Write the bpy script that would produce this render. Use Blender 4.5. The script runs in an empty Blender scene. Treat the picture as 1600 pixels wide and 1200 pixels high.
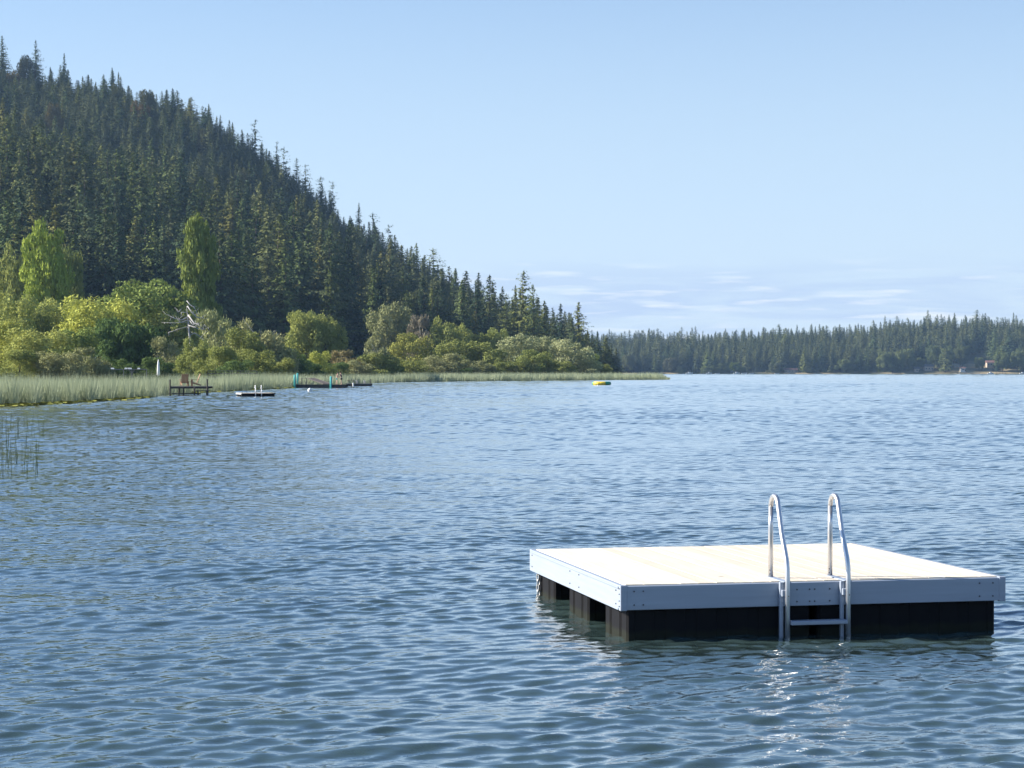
import bpy, bmesh, math, random
import numpy as np
from mathutils import Vector, Matrix, Euler
random.seed(7); rng = np.random.default_rng(7)
R = math.radians
scene = bpy.context.scene
COL = scene.collection

# ------------------------------------------------------------------ camera
F_PX, HOR, CAM_H = 3070.0, 581.0, 1.975      # focal length and horizon in photo pixels (1600 wide)
cam_d = bpy.data.cameras.new('camera'); cam = bpy.data.objects.new('camera', cam_d); COL.objects.link(cam)
cam_d.sensor_width = 36.0; cam_d.lens = 36.0 * F_PX / 1600.0
cam_d.clip_start = 0.1; cam_d.clip_end = 20000
cam.location = (0, 0, CAM_H)
cam.rotation_euler = (R(90) - math.atan((600 - HOR) / F_PX), 0, 0)
scene.camera = cam
# ------------------------------------------------------------------ sky, sun, exposure
SUN_AZ, SUN_EL = 85.0, 29.0                  # degrees left of the view direction, above the horizon
SKY_STR, SUN_STR, EXPOSURE = 0.072, 5.0, 1.2
world = bpy.data.worlds.new('World'); scene.world = world; world.use_nodes = True
def build_world():
    nt = world.node_tree; n = nt.nodes; l = nt.links; n.clear()
    out = n.new('ShaderNodeOutputWorld'); bg = n.new('ShaderNodeBackground')
    sky = n.new('ShaderNodeTexSky'); sky.sky_type = 'NISHITA'; sky.sun_disc = False
    sky.sun_elevation = R(SUN_EL); sky.sun_rotation = R(-SUN_AZ)
    sky.altitude = 0; sky.air_density = 1.0; sky.dust_density = 0.2; sky.ozone_density = 6.0
    bg.inputs['Strength'].default_value = SKY_STR
    # pale blue air low over the horizon, the same all the way round
    tc0 = n.new('ShaderNodeTexCoord'); sp0 = n.new('ShaderNodeSeparateXYZ'); l.new(tc0.outputs['Generated'], sp0.inputs[0])
    lo = n.new('ShaderNodeMapRange'); lo.interpolation_type = 'SMOOTHSTEP'; lo.inputs['From Min'].default_value = -.02; lo.inputs['From Max'].default_value = .34; lo.inputs['To Min'].default_value = .97; lo.inputs['To Max'].default_value = 0.0
    l.new(sp0.outputs['Z'], lo.inputs['Value'])
    air = n.new('ShaderNodeMix'); air.data_type = 'RGBA'; air.inputs['B'].default_value = (4.25, 5.15, 6.05, 1); l.new(lo.outputs[0], air.inputs['Factor']); l.new(sky.outputs[0], air.inputs['A'])
    # thin low clouds in a band just over the horizon, all the way round
    tc = n.new('ShaderNodeTexCoord'); sep = n.new('ShaderNodeSeparateXYZ'); l.new(tc.outputs['Generated'], sep.inputs[0])
    mp = n.new('ShaderNodeMapping'); mp.inputs['Scale'].default_value = (9, 9, 80); mp.inputs['Location'].default_value = (2.3, .6, 0); l.new(tc.outputs['Generated'], mp.inputs[0])
    nz = n.new('ShaderNodeTexNoise'); nz.inputs['Scale'].default_value = 1.0; nz.inputs['Detail'].default_value = 7; nz.inputs['Roughness'].default_value = 0.6
    nz.inputs['Distortion'].default_value = 0.5
    l.new(mp.outputs[0], nz.inputs['Vector'])
    band = n.new('ShaderNodeValToRGB'); cr = band.color_ramp
    cr.elements[0].position = 0.0; cr.elements[0].color = (.55, .55, .55, 1)
    cr.elements[1].position = 0.060; cr.elements[1].color = (0, 0, 0, 1)
    e = cr.elements.new(0.030); e.color = (1, 1, 1, 1)
    e = cr.elements.new(0.046); e.color = (.75, .75, .75, 1)
    l.new(sep.outputs['Z'], band.inputs[0])
    thr = n.new('ShaderNodeValToRGB'); t = thr.color_ramp
    t.elements[0].position = 0.43; t.elements[0].color = (0, 0, 0, 1); t.elements[1].position = 0.60; t.elements[1].color = (1, 1, 1, 1)
    l.new(nz.outputs[0], thr.inputs[0])
    mul = n.new('ShaderNodeMath'); mul.operation = 'MULTIPLY'; l.new(band.outputs[0], mul.inputs[0]); l.new(thr.outputs[0], mul.inputs[1])
    # cloud colour: lavender grey bodies with brighter patches
    mp2 = n.new('ShaderNodeMapping'); mp2.inputs['Scale'].default_value = (22, 22, 260); mp2.inputs['Location'].default_value = (3, 1, 5); l.new(tc.outputs['Generated'], mp2.inputs[0])
    nz2 = n.new('ShaderNodeTexNoise'); nz2.inputs['Scale'].default_value = 1.0; nz2.inputs['Detail'].default_value = 4; l.new(mp2.outputs[0], nz2.inputs['Vector'])
    cc = n.new('ShaderNodeValToRGB'); c = cc.color_ramp
    c.elements[0].position = 0.52; c.elements[0].color = (3.45, 4.3, 5.7, 1); c.elements[1].position = 0.68; c.elements[1].color = (5.9, 6.2, 6.5, 1)
    l.new(nz2.outputs[0], cc.inputs[0])
    m2 = n.new('ShaderNodeMath'); m2.operation = 'MULTIPLY'; m2.inputs[1].default_value = 0.95; l.new(mul.outputs[0], m2.inputs[0])
    mix = n.new('ShaderNodeMix'); mix.data_type = 'RGBA'
    l.new(m2.outputs[0], mix.inputs['Factor']); l.new(air.outputs['Result'], mix.inputs['A']); l.new(cc.outputs[0], mix.inputs['B'])
    l.new(mix.outputs['Result'], bg.inputs['Color']); l.new(bg.outputs[0], out.inputs[0])
build_world()
sun_d = bpy.data.lights.new('sun', 'SUN'); sun_d.energy = SUN_STR; sun_d.angle = R(0.5); sun_d.color = (1.0, 0.94, 0.84)
sun = bpy.data.objects.new('sun', sun_d); COL.objects.link(sun); sun.location = (-60, 20, 60)
sun_vec = Vector((-math.sin(R(SUN_AZ)) * math.cos(R(SUN_EL)), math.cos(R(SUN_AZ)) * math.cos(R(SUN_EL)), math.sin(R(SUN_EL))))
sun.rotation_euler = (-sun_vec).to_track_quat('-Z', 'Y').to_euler()
vs = scene.view_settings; vs.view_transform = 'Standard'; vs.look = 'None'; vs.exposure = EXPOSURE; vs.gamma = 1.0; vs.use_curve_mapping = False
scene.cycles.use_denoising = True
scene.cycles.max_bounces = 6; scene.cycles.diffuse_bounces = 2; scene.cycles.glossy_bounces = 3
scene.cycles.transmission_bounces = 4; scene.cycles.transparent_max_bounces = 4; scene.cycles.volume_bounces = 0

# ------------------------------------------------------------------ helpers
def X_at(px, D): return (px - 800.0) / F_PX * D
def Z_at(py, D): return CAM_H + (HOR - py) / F_PX * D
def at(px, py, D): return Vector((X_at(px, D), D, Z_at(py, D)))
def Dw(py): return F_PX * CAM_H / (py - HOR)           # distance of a point on the water seen at row py

def tag(o, label=None, cat=None, group=None, kind=None):
    if label: o['label'] = label
    if cat: o['category'] = cat
    if group: o['group'] = group
    if kind: o['kind'] = kind
    return o
def link(name, data, parent=None, mat=None):
    o = bpy.data.objects.new(name, data); COL.objects.link(o)
    if parent: o.parent = parent
    if mat and not data.materials: data.materials.append(mat)
    return o
def empty(name, loc, rz=0):
    o = bpy.data.objects.new(name, None); COL.objects.link(o); o.location = loc; o.rotation_euler.z = rz
    o.empty_display_size = 0.2
    return o

class MB:
    def __init__(s): s.v = []; s.f = []
    def add(s, vs, fs):
        b = len(s.v); s.v += [tuple(v) for v in vs]; s.f += [tuple(b + i for i in f) for f in fs]; return s
    def box(s, c, size, rot=None):
        hx, hy, hz = size[0] / 2, size[1] / 2, size[2] / 2
        P = [Vector((x, y, z)) for z in (-hz, hz) for y in (-hy, hy) for x in (-hx, hx)]
        if rot is not None: P = [rot @ p for p in P]
        c = Vector(c)
        return s.add([p + c for p in P], [(0, 2, 3, 1), (4, 5, 7, 6), (0, 1, 5, 4), (2, 6, 7, 3), (0, 4, 6, 2), (1, 3, 7, 5)])
    def tube(s, pts, rad, n=10, cap=True):
        pts = [Vector(p) for p in pts]; rads = rad if isinstance(rad, (list, tuple)) else [rad] * len(pts)
        b = len(s.v); up = None
        for i, p in enumerate(pts):
            d = (pts[min(i + 1, len(pts) - 1)] - pts[max(i - 1, 0)]).normalized()
            if up is None: up = d.orthogonal().normalized()
            up = (up - d * up.dot(d)); up = up.normalized() if up.length > 1e-6 else d.orthogonal().normalized()
            w = d.cross(up)
            for k in range(n):
                a = 2 * math.pi * k / n
                s.v.append(tuple(p + (up * math.cos(a) + w * math.sin(a)) * rads[i]))
        for i in range(len(pts) - 1):
            for k in range(n):
                s.f.append((b + i * n + k, b + i * n + (k + 1) % n, b + (i + 1) * n + (k + 1) % n, b + (i + 1) * n + k))
        if cap:
            s.f.append(tuple(b + k for k in range(n))[::-1]); s.f.append(tuple(b + (len(pts) - 1) * n + k for k in range(n)))
        return s
    def lathe(s, prof, n=16, c=(0, 0, 0)):
        b = len(s.v)
        for (r, z) in prof:
            for k in range(n):
                a = 2 * math.pi * k / n; s.v.append((c[0] + r * math.cos(a), c[1] + r * math.sin(a), c[2] + z))
        for i in range(len(prof) - 1):
            for k in range(n): s.f.append((b + i * n + k, b + i * n + (k + 1) % n, b + (i + 1) * n + (k + 1) % n, b + (i + 1) * n + k))
        s.f.append(tuple(b + k for k in range(n))[::-1]); s.f.append(tuple(b + (len(prof) - 1) * n + k for k in range(n)))
        return s
    def mesh(s, name, mat=None, smooth=False, bevel=0):
        m = bpy.data.meshes.new(name); m.from_pydata(s.v, [], s.f)
        bm = bmesh.new(); bm.from_mesh(m); bmesh.ops.recalc_face_normals(bm, faces=bm.faces)
        if bevel: bmesh.ops.bevel(bm, geom=bm.edges[:], offset=bevel, segments=1, affect='EDGES', clamp_overlap=True)
        bm.to_mesh(m); bm.free()
        if smooth: m.polygons.foreach_set('use_smooth', [True] * len(m.polygons))
        if mat: m.materials.append(mat)
        return m
    def build(s, name, mat, parent=None, smooth=False, bevel=0):
        return link(name, s.mesh(name, mat, smooth, bevel), parent)

# ------------------------------------------------------------------ materials
def new_mat(name):
    m = bpy.data.materials.new(name); m.use_nodes = True; nt = m.node_tree
    return m, nt, nt.nodes['Principled BSDF']
def simple(name, col, rough=0.6, metal=0.0, var=0.12, scale=6.0, bump=0.0, bscale=40.0, stretch=(1, 1, 1), spec=0.5):
    m, nt, p = new_mat(name); n = nt.nodes; l = nt.links
    tc = n.new('ShaderNodeTexCoord'); mp = n.new('ShaderNodeMapping'); mp.inputs['Scale'].default_value = stretch
    l.new(tc.outputs['Object'], mp.inputs[0])
    nz = n.new('ShaderNodeTexNoise'); nz.inputs['Scale'].default_value = scale; nz.inputs['Detail'].default_value = 5; l.new(mp.outputs[0], nz.inputs['Vector'])
    mix = n.new('ShaderNodeMix'); mix.data_type = 'RGBA'
    mix.inputs['A'].default_value = tuple(c * (1 - var) for c in col) + (1,); mix.inputs['B'].default_value = tuple(min(1, c * (1 + var)) for c in col) + (1,)
    l.new(nz.outputs[0], mix.inputs['Factor']); l.new(mix.outputs['Result'], p.inputs['Base Color'])
    p.inputs['Roughness'].default_value = rough; p.inputs['Metallic'].default_value = metal; p.inputs['Specular IOR Level'].default_value = spec
    if bump:
        b = n.new('ShaderNodeBump'); b.inputs['Strength'].default_value = bump; b.inputs['Distance'].default_value = 0.01
        nb = n.new('ShaderNodeTexNoise'); nb.inputs['Scale'].default_value = bscale; nb.inputs['Detail'].default_value = 3; l.new(mp.outputs[0], nb.inputs['Vector'])
        l.new(nb.outputs[0], b.inputs['Height']); l.new(b.outputs[0], p.inputs['Normal'])
    return m
def foliage(name, dark, light, trans=0.25, use_obj=True, scale=0.35):
    """leaf material: tint by object colour, small variation per object and by noise"""
    m = bpy.data.materials.new(name); m.use_nodes = True; nt = m.node_tree; n = nt.nodes; l = nt.links; n.clear()
    out = n.new('ShaderNodeOutputMaterial')
    geo = n.new('ShaderNodeNewGeometry')
    nz = n.new('ShaderNodeTexNoise'); nz.inputs['Scale'].default_value = scale; nz.inputs['Detail'].default_value = 4; nz.inputs['Roughness'].default_value = 0.7
    l.new(geo.outputs['Position'], nz.inputs['Vector'])
    oi = n.new('ShaderNodeObjectInfo')
    add = n.new('ShaderNodeMath'); add.operation = 'MULTIPLY_ADD'; add.inputs[1].default_value = 0.7; l.new(oi.outputs['Random'], add.inputs[0]); 
    sc = n.new('ShaderNodeMath'); sc.operation = 'MULTIPLY_ADD'; sc.inputs[1].default_value = 1.6; sc.inputs[2].default_value = -0.65; l.new(nz.outputs[0], sc.inputs[0])
    l.new(sc.outputs[0], add.inputs[2])
    rp = n.new('ShaderNodeMapRange'); rp.inputs['From Min'].default_value = -0.2; rp.inputs['From Max'].default_value = 1.0; l.new(add.outputs[0], rp.inputs['Value'])
    mix = n.new('ShaderNodeMix'); mix.data_type = 'RGBA'; mix.inputs['A'].default_value = dark + (1,); mix.inputs['B'].default_value = light + (1,)
    l.new(rp.outputs[0], mix.inputs['Factor'])
    col = mix.outputs['Result']
    if use_obj:
        mu = n.new('ShaderNodeMix'); mu.data_type = 'RGBA'; mu.blend_type = 'MULTIPLY'; mu.inputs['Factor'].default_value = 1
        l.new(col, mu.inputs['A']); l.new(oi.outputs['Color'], mu.inputs['B']); col = mu.outputs['Result']
    d = n.new('ShaderNodeBsdfDiffuse'); t = n.new('ShaderNodeBsdfTranslucent'); ms = n.new('ShaderNodeMixShader'); ms.inputs[0].default_value = trans
    l.new(col, d.inputs[0]); l.new(col, t.inputs[0]); l.new(d.outputs[0], ms.inputs[1]); l.new(t.outputs[0], ms.inputs[2]); l.new(ms.outputs[0], out.inputs[0])
    return m

M = {}
M['needles'] = foliage('needles', (0.034, 0.058, 0.030), (0.165, 0.178, 0.080), 0.08)
M['leaves'] = foliage('leaves', (0.52, 0.58, 0.50), (1.12, 1.08, 0.96), 0.18, scale=0.5)
M['bark'] = simple('bark', (0.10, 0.075, 0.055), 0.9, var=0.35, scale=3, stretch=(1, 1, .2))
M['grey_bark'] = simple('grey_bark', (0.42, 0.40, 0.38), 0.85, var=0.3, scale=3)
M['bleached'] = simple('bleached_wood', (0.46, 0.44, 0.42), 0.85, var=0.3, scale=2)
M['forest_floor'] = simple('forest_floor', (0.030, 0.034, 0.018), 0.95, var=0.4, scale=0.08)
M['dry_grass'] = simple('dry_grass', (0.26, 0.20, 0.10), 0.95, var=0.35, scale=0.06)
M['reed'] = foliage('reed', (0.095, 0.15, 0.065), (0.39, 0.43, 0.28), 0.25, use_obj=False, scale=0.6)
def island_variation(m, amt):
    nt = m.node_tree; mx = [x for x in nt.nodes if x.type == 'MIX'][0]; geo = [x for x in nt.nodes if x.type == 'NEW_GEOMETRY'][0]; old = mx.inputs['Factor'].links[0].from_socket
    a = nt.nodes.new('ShaderNodeMath'); a.operation = 'MULTIPLY_ADD'; a.inputs[1].default_value = amt; nt.links.new(geo.outputs['Random Per Island'], a.inputs[0]); b = nt.nodes.new('ShaderNodeMath'); b.operation = 'MULTIPLY_ADD'; b.inputs[1].default_value = 1 - amt
    nt.links.new(old, b.inputs[0]); nt.links.new(a.outputs[0], b.inputs[2]); nt.links.new(b.outputs[0], mx.inputs['Factor'])
island_variation(M['reed'], .7)
M['dark_reed'] = foliage('dark_reed', (0.035, 0.06, 0.02), (0.12, 0.15, 0.06), 0.2, use_obj=False, scale=3)  # darker green for the sparse stems than for the reed bed
M['lily'] = foliage('lily', (0.20, 0.24, 0.05), (0.50, 0.46, 0.12), 0.1, use_obj=False, scale=1.5)
M['plank'] = simple('plank_wood', (0.68, 0.60, 0.485), 0.75, var=0.2, scale=3, stretch=(6, .6, 6), bump=.25, bscale=30, spec=.3)
def plank_variation(m):
    nt = m.node_tree; p = nt.nodes['Principled BSDF']; old = p.inputs['Base Color'].links[0].from_socket
    oi = nt.nodes.new('ShaderNodeObjectInfo'); mr = nt.nodes.new('ShaderNodeMapRange'); mr.inputs['To Min'].default_value = .90; mr.inputs['To Max'].default_value = 1.10; nt.links.new(oi.outputs['Random'], mr.inputs['Value'])
    hs = nt.nodes.new('ShaderNodeHueSaturation'); nt.links.new(mr.outputs[0], hs.inputs['Value']); nt.links.new(old, hs.inputs['Color'])
    tc = nt.nodes.new('ShaderNodeTexCoord'); vo = nt.nodes.new('ShaderNodeTexVoronoi'); vo.inputs['Scale'].default_value = 2.3; ad = nt.nodes.new('ShaderNodeVectorMath'); ad.operation = 'ADD'; nt.links.new(tc.outputs['Object'], ad.inputs[0]); nt.links.new(oi.outputs['Location'], ad.inputs[1]); nt.links.new(ad.outputs[0], vo.inputs['Vector'])
    kn = nt.nodes.new('ShaderNodeMapRange'); kn.inputs['From Min'].default_value = .03; kn.inputs['From Max'].default_value = .07; kn.inputs['To Min'].default_value = .45; nt.links.new(vo.outputs['Distance'], kn.inputs['Value'])
    mu = nt.nodes.new('ShaderNodeMix'); mu.data_type = 'RGBA'; mu.blend_type = 'MULTIPLY'; mu.inputs['Factor'].default_value = 1; nt.links.new(hs.outputs[0], mu.inputs['A']); nt.links.new(kn.outputs[0], mu.inputs['B'])
    nt.links.new(mu.outputs['Result'], p.inputs['Base Color'])
plank_variation(M['plank'])
M['alu'] = simple('brushed_aluminium', (0.32, 0.365, 0.44), 0.5, metal=0.15, var=0.16, scale=4, stretch=(.4, .4, 8), bump=.08, bscale=60)
M['alu_tube'] = simple('aluminium_tube', (0.66, 0.66, 0.67), 0.38, metal=0.9, var=0.06, scale=8)
M['black_plastic'] = simple('black_plastic', (0.007, 0.007, 0.009), 0.65, var=0.3, scale=3, bump=.15, bscale=20, spec=.15)
def waterline_band(m):
    nt = m.node_tree; p = nt.nodes['Principled BSDF']; old = p.inputs['Base Color'].links[0].from_socket
    tc = nt.nodes.new('ShaderNodeTexCoord'); sp = nt.nodes.new('ShaderNodeSeparateXYZ'); nt.links.new(tc.outputs['Object'], sp.inputs[0])
    nz = nt.nodes.new('ShaderNodeTexNoise'); nz.inputs['Scale'].default_value = 9; nz.inputs['Detail'].default_value = 5; nt.links.new(tc.outputs['Object'], nz.inputs['Vector'])
    ma = nt.nodes.new('ShaderNodeMath'); ma.operation = 'MULTIPLY_ADD'; ma.inputs[1].default_value = -.09; nt.links.new(nz.outputs[0], ma.inputs[0]); nt.links.new(sp.outputs['Z'], ma.inputs[2])
    mr = nt.nodes.new('ShaderNodeMapRange'); mr.inputs['From Min'].default_value = -.015; mr.inputs['From Max'].default_value = .02; mr.inputs['To Min'].default_value = 1; mr.inputs['To Max'].default_value = 0; nt.links.new(ma.outputs[0], mr.inputs['Value'])
    mx = nt.nodes.new('ShaderNodeMix'); mx.data_type = 'RGBA'; mx.inputs['B'].default_value = (.014, .016, .011, 1); nt.links.new(mr.outputs[0], mx.inputs['Factor']); nt.links.new(old, mx.inputs['A']); nt.links.new(mx.outputs['Result'], p.inputs['Base Color'])
waterline_band(M['black_plastic'])
M['bolt'] = simple('dark_bolt', (0.12, 0.12, 0.13), 0.5, metal=.8)
M['chain'] = simple('galvanised_chain', (0.55, 0.54, 0.52), 0.45, metal=.7)
M['dark_wood'] = simple('weathered_wood', (0.085, 0.075, 0.068), 0.9, var=0.3, scale=4, stretch=(1, 1, 4), spec=.15)
M['grey_wood'] = simple('grey_wood', (0.24, 0.22, 0.20), 0.85, var=0.3, scale=4)
M['pale_wood'] = simple('pale_wood', (0.46, 0.38, 0.27), 0.8, var=0.2, scale=4)
M['chair_wood'] = simple('cedar_wood', (0.30, 0.17, 0.10), 0.7, var=0.2, scale=6)
M['turquoise'] = simple('turquoise_sleeve', (0.09, 0.52, 0.50), 0.45, var=0.08)
M['white'] = simple('white_paint', (0.80, 0.80, 0.78), 0.45, var=0.04)
M['yellow'] = simple('yellow_vinyl', (0.85, 0.62, 0.05), 0.4, var=0.05)
M['green'] = simple('green_vinyl', (0.03, 0.33, 0.17), 0.4, var=0.05)
M['mat_black'] = simple('mesh_mat', (0.04, 0.04, 0.04), 0.8)
M['skin'] = simple('skin', (0.62, 0.40, 0.29), 0.55, var=0.06)
M['hair'] = simple('dark_hair', (0.035, 0.025, 0.02), 0.6)
M['teal_cloth'] = simple('teal_cloth', (0.05, 0.32, 0.32), 0.85)
M['black_cloth'] = simple('black_cloth', (0.02, 0.02, 0.025), 0.85)
M['roof_red'] = simple('red_brown_roof', (0.17, 0.09, 0.07), 0.8, var=.2)
M['roof_grey'] = simple('grey_roof', (0.12, 0.11, 0.11), 0.8, var=.2)
M['wall_tan'] = simple('tan_siding', (0.44, 0.34, 0.26), 0.8)
M['wall_white'] = simple('white_siding', (0.72, 0.70, 0.66), 0.8)
M['glass'] = simple('window_glass', (0.03, 0.04, 0.05), 0.08)

def water_material():
    m, nt, p = new_mat('lake_water'); n = nt.nodes; l = nt.links
    p.inputs['Base Color'].default_value = (0.040, 0.068, 0.066, 1); p.inputs['Roughness'].default_value = 0.025
    p.inputs['IOR'].default_value = 1.333; p.inputs['Specular IOR Level'].default_value = 0.5
    p.inputs['Coat Weight'].default_value = 1.0; p.inputs['Coat IOR'].default_value = 1.33; p.inputs['Coat Roughness'].default_value = .05
    geo = n.new('ShaderNodeNewGeometry')
    mp = n.new('ShaderNodeMapping'); mp.inputs['Rotation'].default_value = (0, 0, R(-20)); mp.inputs['Scale'].default_value = (0.55, 1.0, 1.0); l.new(geo.outputs['Position'], mp.inputs[0])
    nz = n.new('ShaderNodeTexNoise'); nz.inputs['Scale'].default_value = 15.0; nz.inputs['Detail'].default_value = 3; nz.inputs['Roughness'].default_value = .55; l.new(mp.outputs[0], nz.inputs['Vector'])
    b = n.new('ShaderNodeBump'); b.inputs['Strength'].default_value = 0.32; b.inputs['Distance'].default_value = 0.012
    l.new(nz.outputs[0], b.inputs['Height']); l.new(b.outputs[0], p.inputs['Normal']); l.new(b.outputs[0], p.inputs['Coat Normal'])
    return m
M['water'] = water_material()

# ------------------------------------------------------------------ lake
def smooth_gust(x, y):
    g = (np.sin(x * .11 + 1.3 + .6 * np.sin(y * .045)) * np.sin(y * .083 + .4) + .7 * np.sin(x * .047 - y * .031 + 2.0) + .6 * np.sin(x * .23 + y * .19) * np.sin(y * .26 - x * .08))
    g2 = np.sin(x * .62 + y * .35 + 1.1 * np.sin(y * .21)) * np.sin(y * .58 - .2 * x) + .8 * np.sin(x * 1.1 - y * .9 + .7 * np.sin(x * .5)) * np.sin(y * 1.25 + .4 * x)
    return np.clip(1.0 + 0.26 * g + .22 * g2, 0.35, 1.8)
def build_lake():
    rows = [5.0]
    while rows[-1] < 600: rows.append(rows[-1] + max(0.022, 0.0031 * rows[-1]))
    while rows[-1] < 3000: rows.append(rows[-1] * 1.02)
    d = np.array(rows)
    t = np.concatenate([np.linspace(-1.6, -.40, 40, endpoint=False), np.linspace(-.40, .40, 330), np.linspace(.40, 1.6, 41)[1:]])
    Dg, T = np.meshgrid(d, t, indexing='ij')
    X = (Dg * T).ravel(); Y = Dg.ravel()
    nW = 150
    lam = np.exp(rng.uniform(math.log(0.10), math.log(4.5), nW))
    k = 2 * math.pi / lam
    # slope share for each component: wavelets of 0.25-0.9 m dominate
    s = np.exp(-((np.log(lam) - math.log(0.165)) / 0.55) ** 2) + .32 * np.exp(-((np.log(lam) - math.log(0.40)) / 0.6) ** 2) + .19 * (lam > 1.0)
    s *= 0.100 * math.sqrt(2) / math.sqrt((s ** 2).sum())
    s *= rng.uniform(.6, 1.4, nW)
    ang = np.where(rng.random(nW) < .6, R(14), R(40)) + rng.normal(0, R(26), nW)
    # crest direction turned by ang: travel direction (sin a, -cos a)
    kx, ky = k * np.sin(ang), -k * np.cos(ang); ph = rng.uniform(0, 2 * math.pi, nW); a = s / k
    Z = np.zeros_like(X); SX = np.zeros_like(X); SY = np.zeros_like(X); DX = np.zeros_like(X); DY = np.zeros_like(X)
    sp = np.maximum(0.022, 0.0031 * Y)
    gust = smooth_gust(X, Y)
    for i in range(nW):
        arg = kx[i] * X + ky[i] * Y + ph[i]
        c, sn = np.cos(arg), np.sin(arg)
        wgeo = np.clip((lam[i] / sp - 1.5) / 2.0, 0, 1)           # geometry only where the grid can carry it
        Z += a[i] * c * wgeo; SX -= a[i] * kx[i] * sn; SY -= a[i] * ky[i] * sn
        q = 1.05 * a[i] * wgeo / k[i]
        DX -= q * kx[i] * sn; DY -= q * ky[i] * sn
    fade = np.clip(1.1 - Y / 900, .55, 1)
    Z *= gust; DX *= gust; DY *= gust; SX *= gust * fade; SY *= gust * fade
    # beyond the near water, slopes are turned toward the viewer to mirror more sky
    far = np.clip((Y - 12) / 40, 0, 1) * .72
    SY = SY * (1 - far) + far * (np.sqrt(SY ** 2 + .0009) * 1.08)
    V = np.stack([X + DX, Y + DY, Z], 1)
    nr, nc = len(d), len(t)
    idx = np.arange(nr * nc).reshape(nr, nc)
    q = np.stack([idx[:-1, :-1], idx[:-1, 1:], idx[1:, 1:], idx[1:, :-1]], -1).reshape(-1, 4)
    me = bpy.data.meshes.new('lake')
    me.vertices.add(len(V)); me.vertices.foreach_set('co', V.astype(np.float32).ravel())
    me.loops.add(q.size); me.loops.foreach_set('vertex_index', q.astype(np.int32).ravel())
    me.polygons.add(len(q)); me.polygons.foreach_set('loop_start', np.arange(0, q.size, 4, dtype=np.int32))
    me.polygons.foreach_set('use_smooth', np.ones(len(q), bool))
    me.update(); me.validate()
    # wave normals with those turned slopes, so that distant water keeps its sparkle and tone
    N = np.stack([-SX, -SY, np.ones_like(SX)], 1); N /= np.linalg.norm(N, axis=1)[:, None]
    me.normals_split_custom_set_from_vertices(N.astype(np.float32))
    me.materials.append(M['water'])
    tag(link('lake', me), 'wind-rippled blue lake water', kind='structure')
build_lake()

# ------------------------------------------------------------------ terrain
def interp(x, xs, ys): return np.interp(x, xs, ys)
SH_PX = [-900, 0, 100, 150, 240, 262, 330, 400, 460, 620, 860, 1045]; SH_D = [70, 113, 124, 132, 152, 171, 190, 215, 242, 375, 452, 500]
def shore_D(px): return interp(px, SH_PX, SH_D)
def foot_D(px): return interp(px, [-900, 0, 400, 700, 960], [480, 520, 600, 720, 850])
def crest_D(px): return interp(px, [-900, 0, 300, 500, 700, 880, 960], [1150, 1150, 1130, 1080, 980, 900, 872])
SIL = ([-900, -600, -300, -120, -40, 0, 50, 100, 180, 260, 300, 340, 400, 450, 500, 560, 600, 650, 700, 760, 800, 850, 880, 920, 945, 960],
       [-190, -170, -90, 40, 86, 92, 98, 106, 122, 140, 152, 170, 212, 252, 292, 340, 366, 396, 414, 440, 452, 468, 476, 498, 520, 548])  # crest left of the frame is raised to cast shade on the upper slope
def sil_H(px): return interp(px, [0, 300, 500, 700, 880, 960], [21, 21, 21, 29, 31, 20])
def crest_h(px): return np.maximum(0.8, (HOR - interp(px, *SIL)) / F_PX * crest_D(px) + CAM_H - sil_H(px))
def spur_h(px):
    top = interp(px, [-900, 0, 70, 144, 222, 294, 359, 430, 500, 560, 640, 700, 960], [150, 188, 202, 228, 244, 268, 300, 318, 342, 378, 415, 440, 575])
    return np.maximum(0.8, np.minimum((HOR - top) / F_PX * 850 + CAM_H - 33, crest_h(px) * .9))
def land_h(px, D):
    """ground height on the hill side of the lake"""
    ds, df, dc = shore_D(px), foot_D(px), crest_D(px)
    dsp = df + (dc - df) * .50; dv = df + (dc - df) * .60
    hs, hc = spur_h(px), crest_h(px)
    h = np.where(D < ds + 6, -0.9, 0.0)
    t = np.clip((D - ds - 6) / 25, 0, 1); h = np.where(D >= ds + 6, -0.9 + 1.5 * t, h)
    t = np.clip((D - df + 40) / (dsp - df + 40), 0, 1); h = np.where(D > df - 40, 0.6 + (hs - .6) * (t * t * (3 - 2 * t) * .4 + t * .6), h)
    t = np.clip((D - dsp) / (dv - dsp), 0, 1); h = np.where(D > dsp, hs - 3 * t * (hs > 15), h)
    t = np.clip((D - dv) / (dc - dv), 0, 1); h0 = hs - 3 * (hs > 15); h = np.where(D > dv, h0 + (hc - h0) * (t ** .85), h)
    t = np.clip((D - dc) / 500, 0, 1); h = np.where(D > dc, hc * (1 - .5 * t) - 0 * t, h)
    edge = np.clip((985 - px) / 30, 0, 1)                     # the hill ends in a point on the right
    h = np.where(D > ds + 30, h * edge - 1.2 * (1 - edge), h)
    e2 = np.clip((1075 - px) / 40, 0, 1); h = np.where(D <= ds + 30, h * e2 - 1.2 * (1 - e2), h)
    return h
def grid_mesh(name, pxs, Ds, hf, mat):
    P, D = np.meshgrid(pxs, Ds, indexing='ij')
    h = hf(P, D); X = (P - 800) / F_PX * D
    V = np.stack([X, D, h], -1).reshape(-1, 3)
    nr, nc = P.shape; idx = np.arange(nr * nc).reshape(nr, nc)
    q = np.stack([idx[:-1, :-1], idx[1:, :-1], idx[1:, 1:], idx[:-1, 1:]], -1).reshape(-1, 4)
    me = bpy.data.meshes.new(name); me.from_pydata(V.tolist(), [], q.tolist()); me.polygons.foreach_set('use_smooth', [True] * len(me.polygons))
    me.materials.append(mat); return link(name, me)
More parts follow.
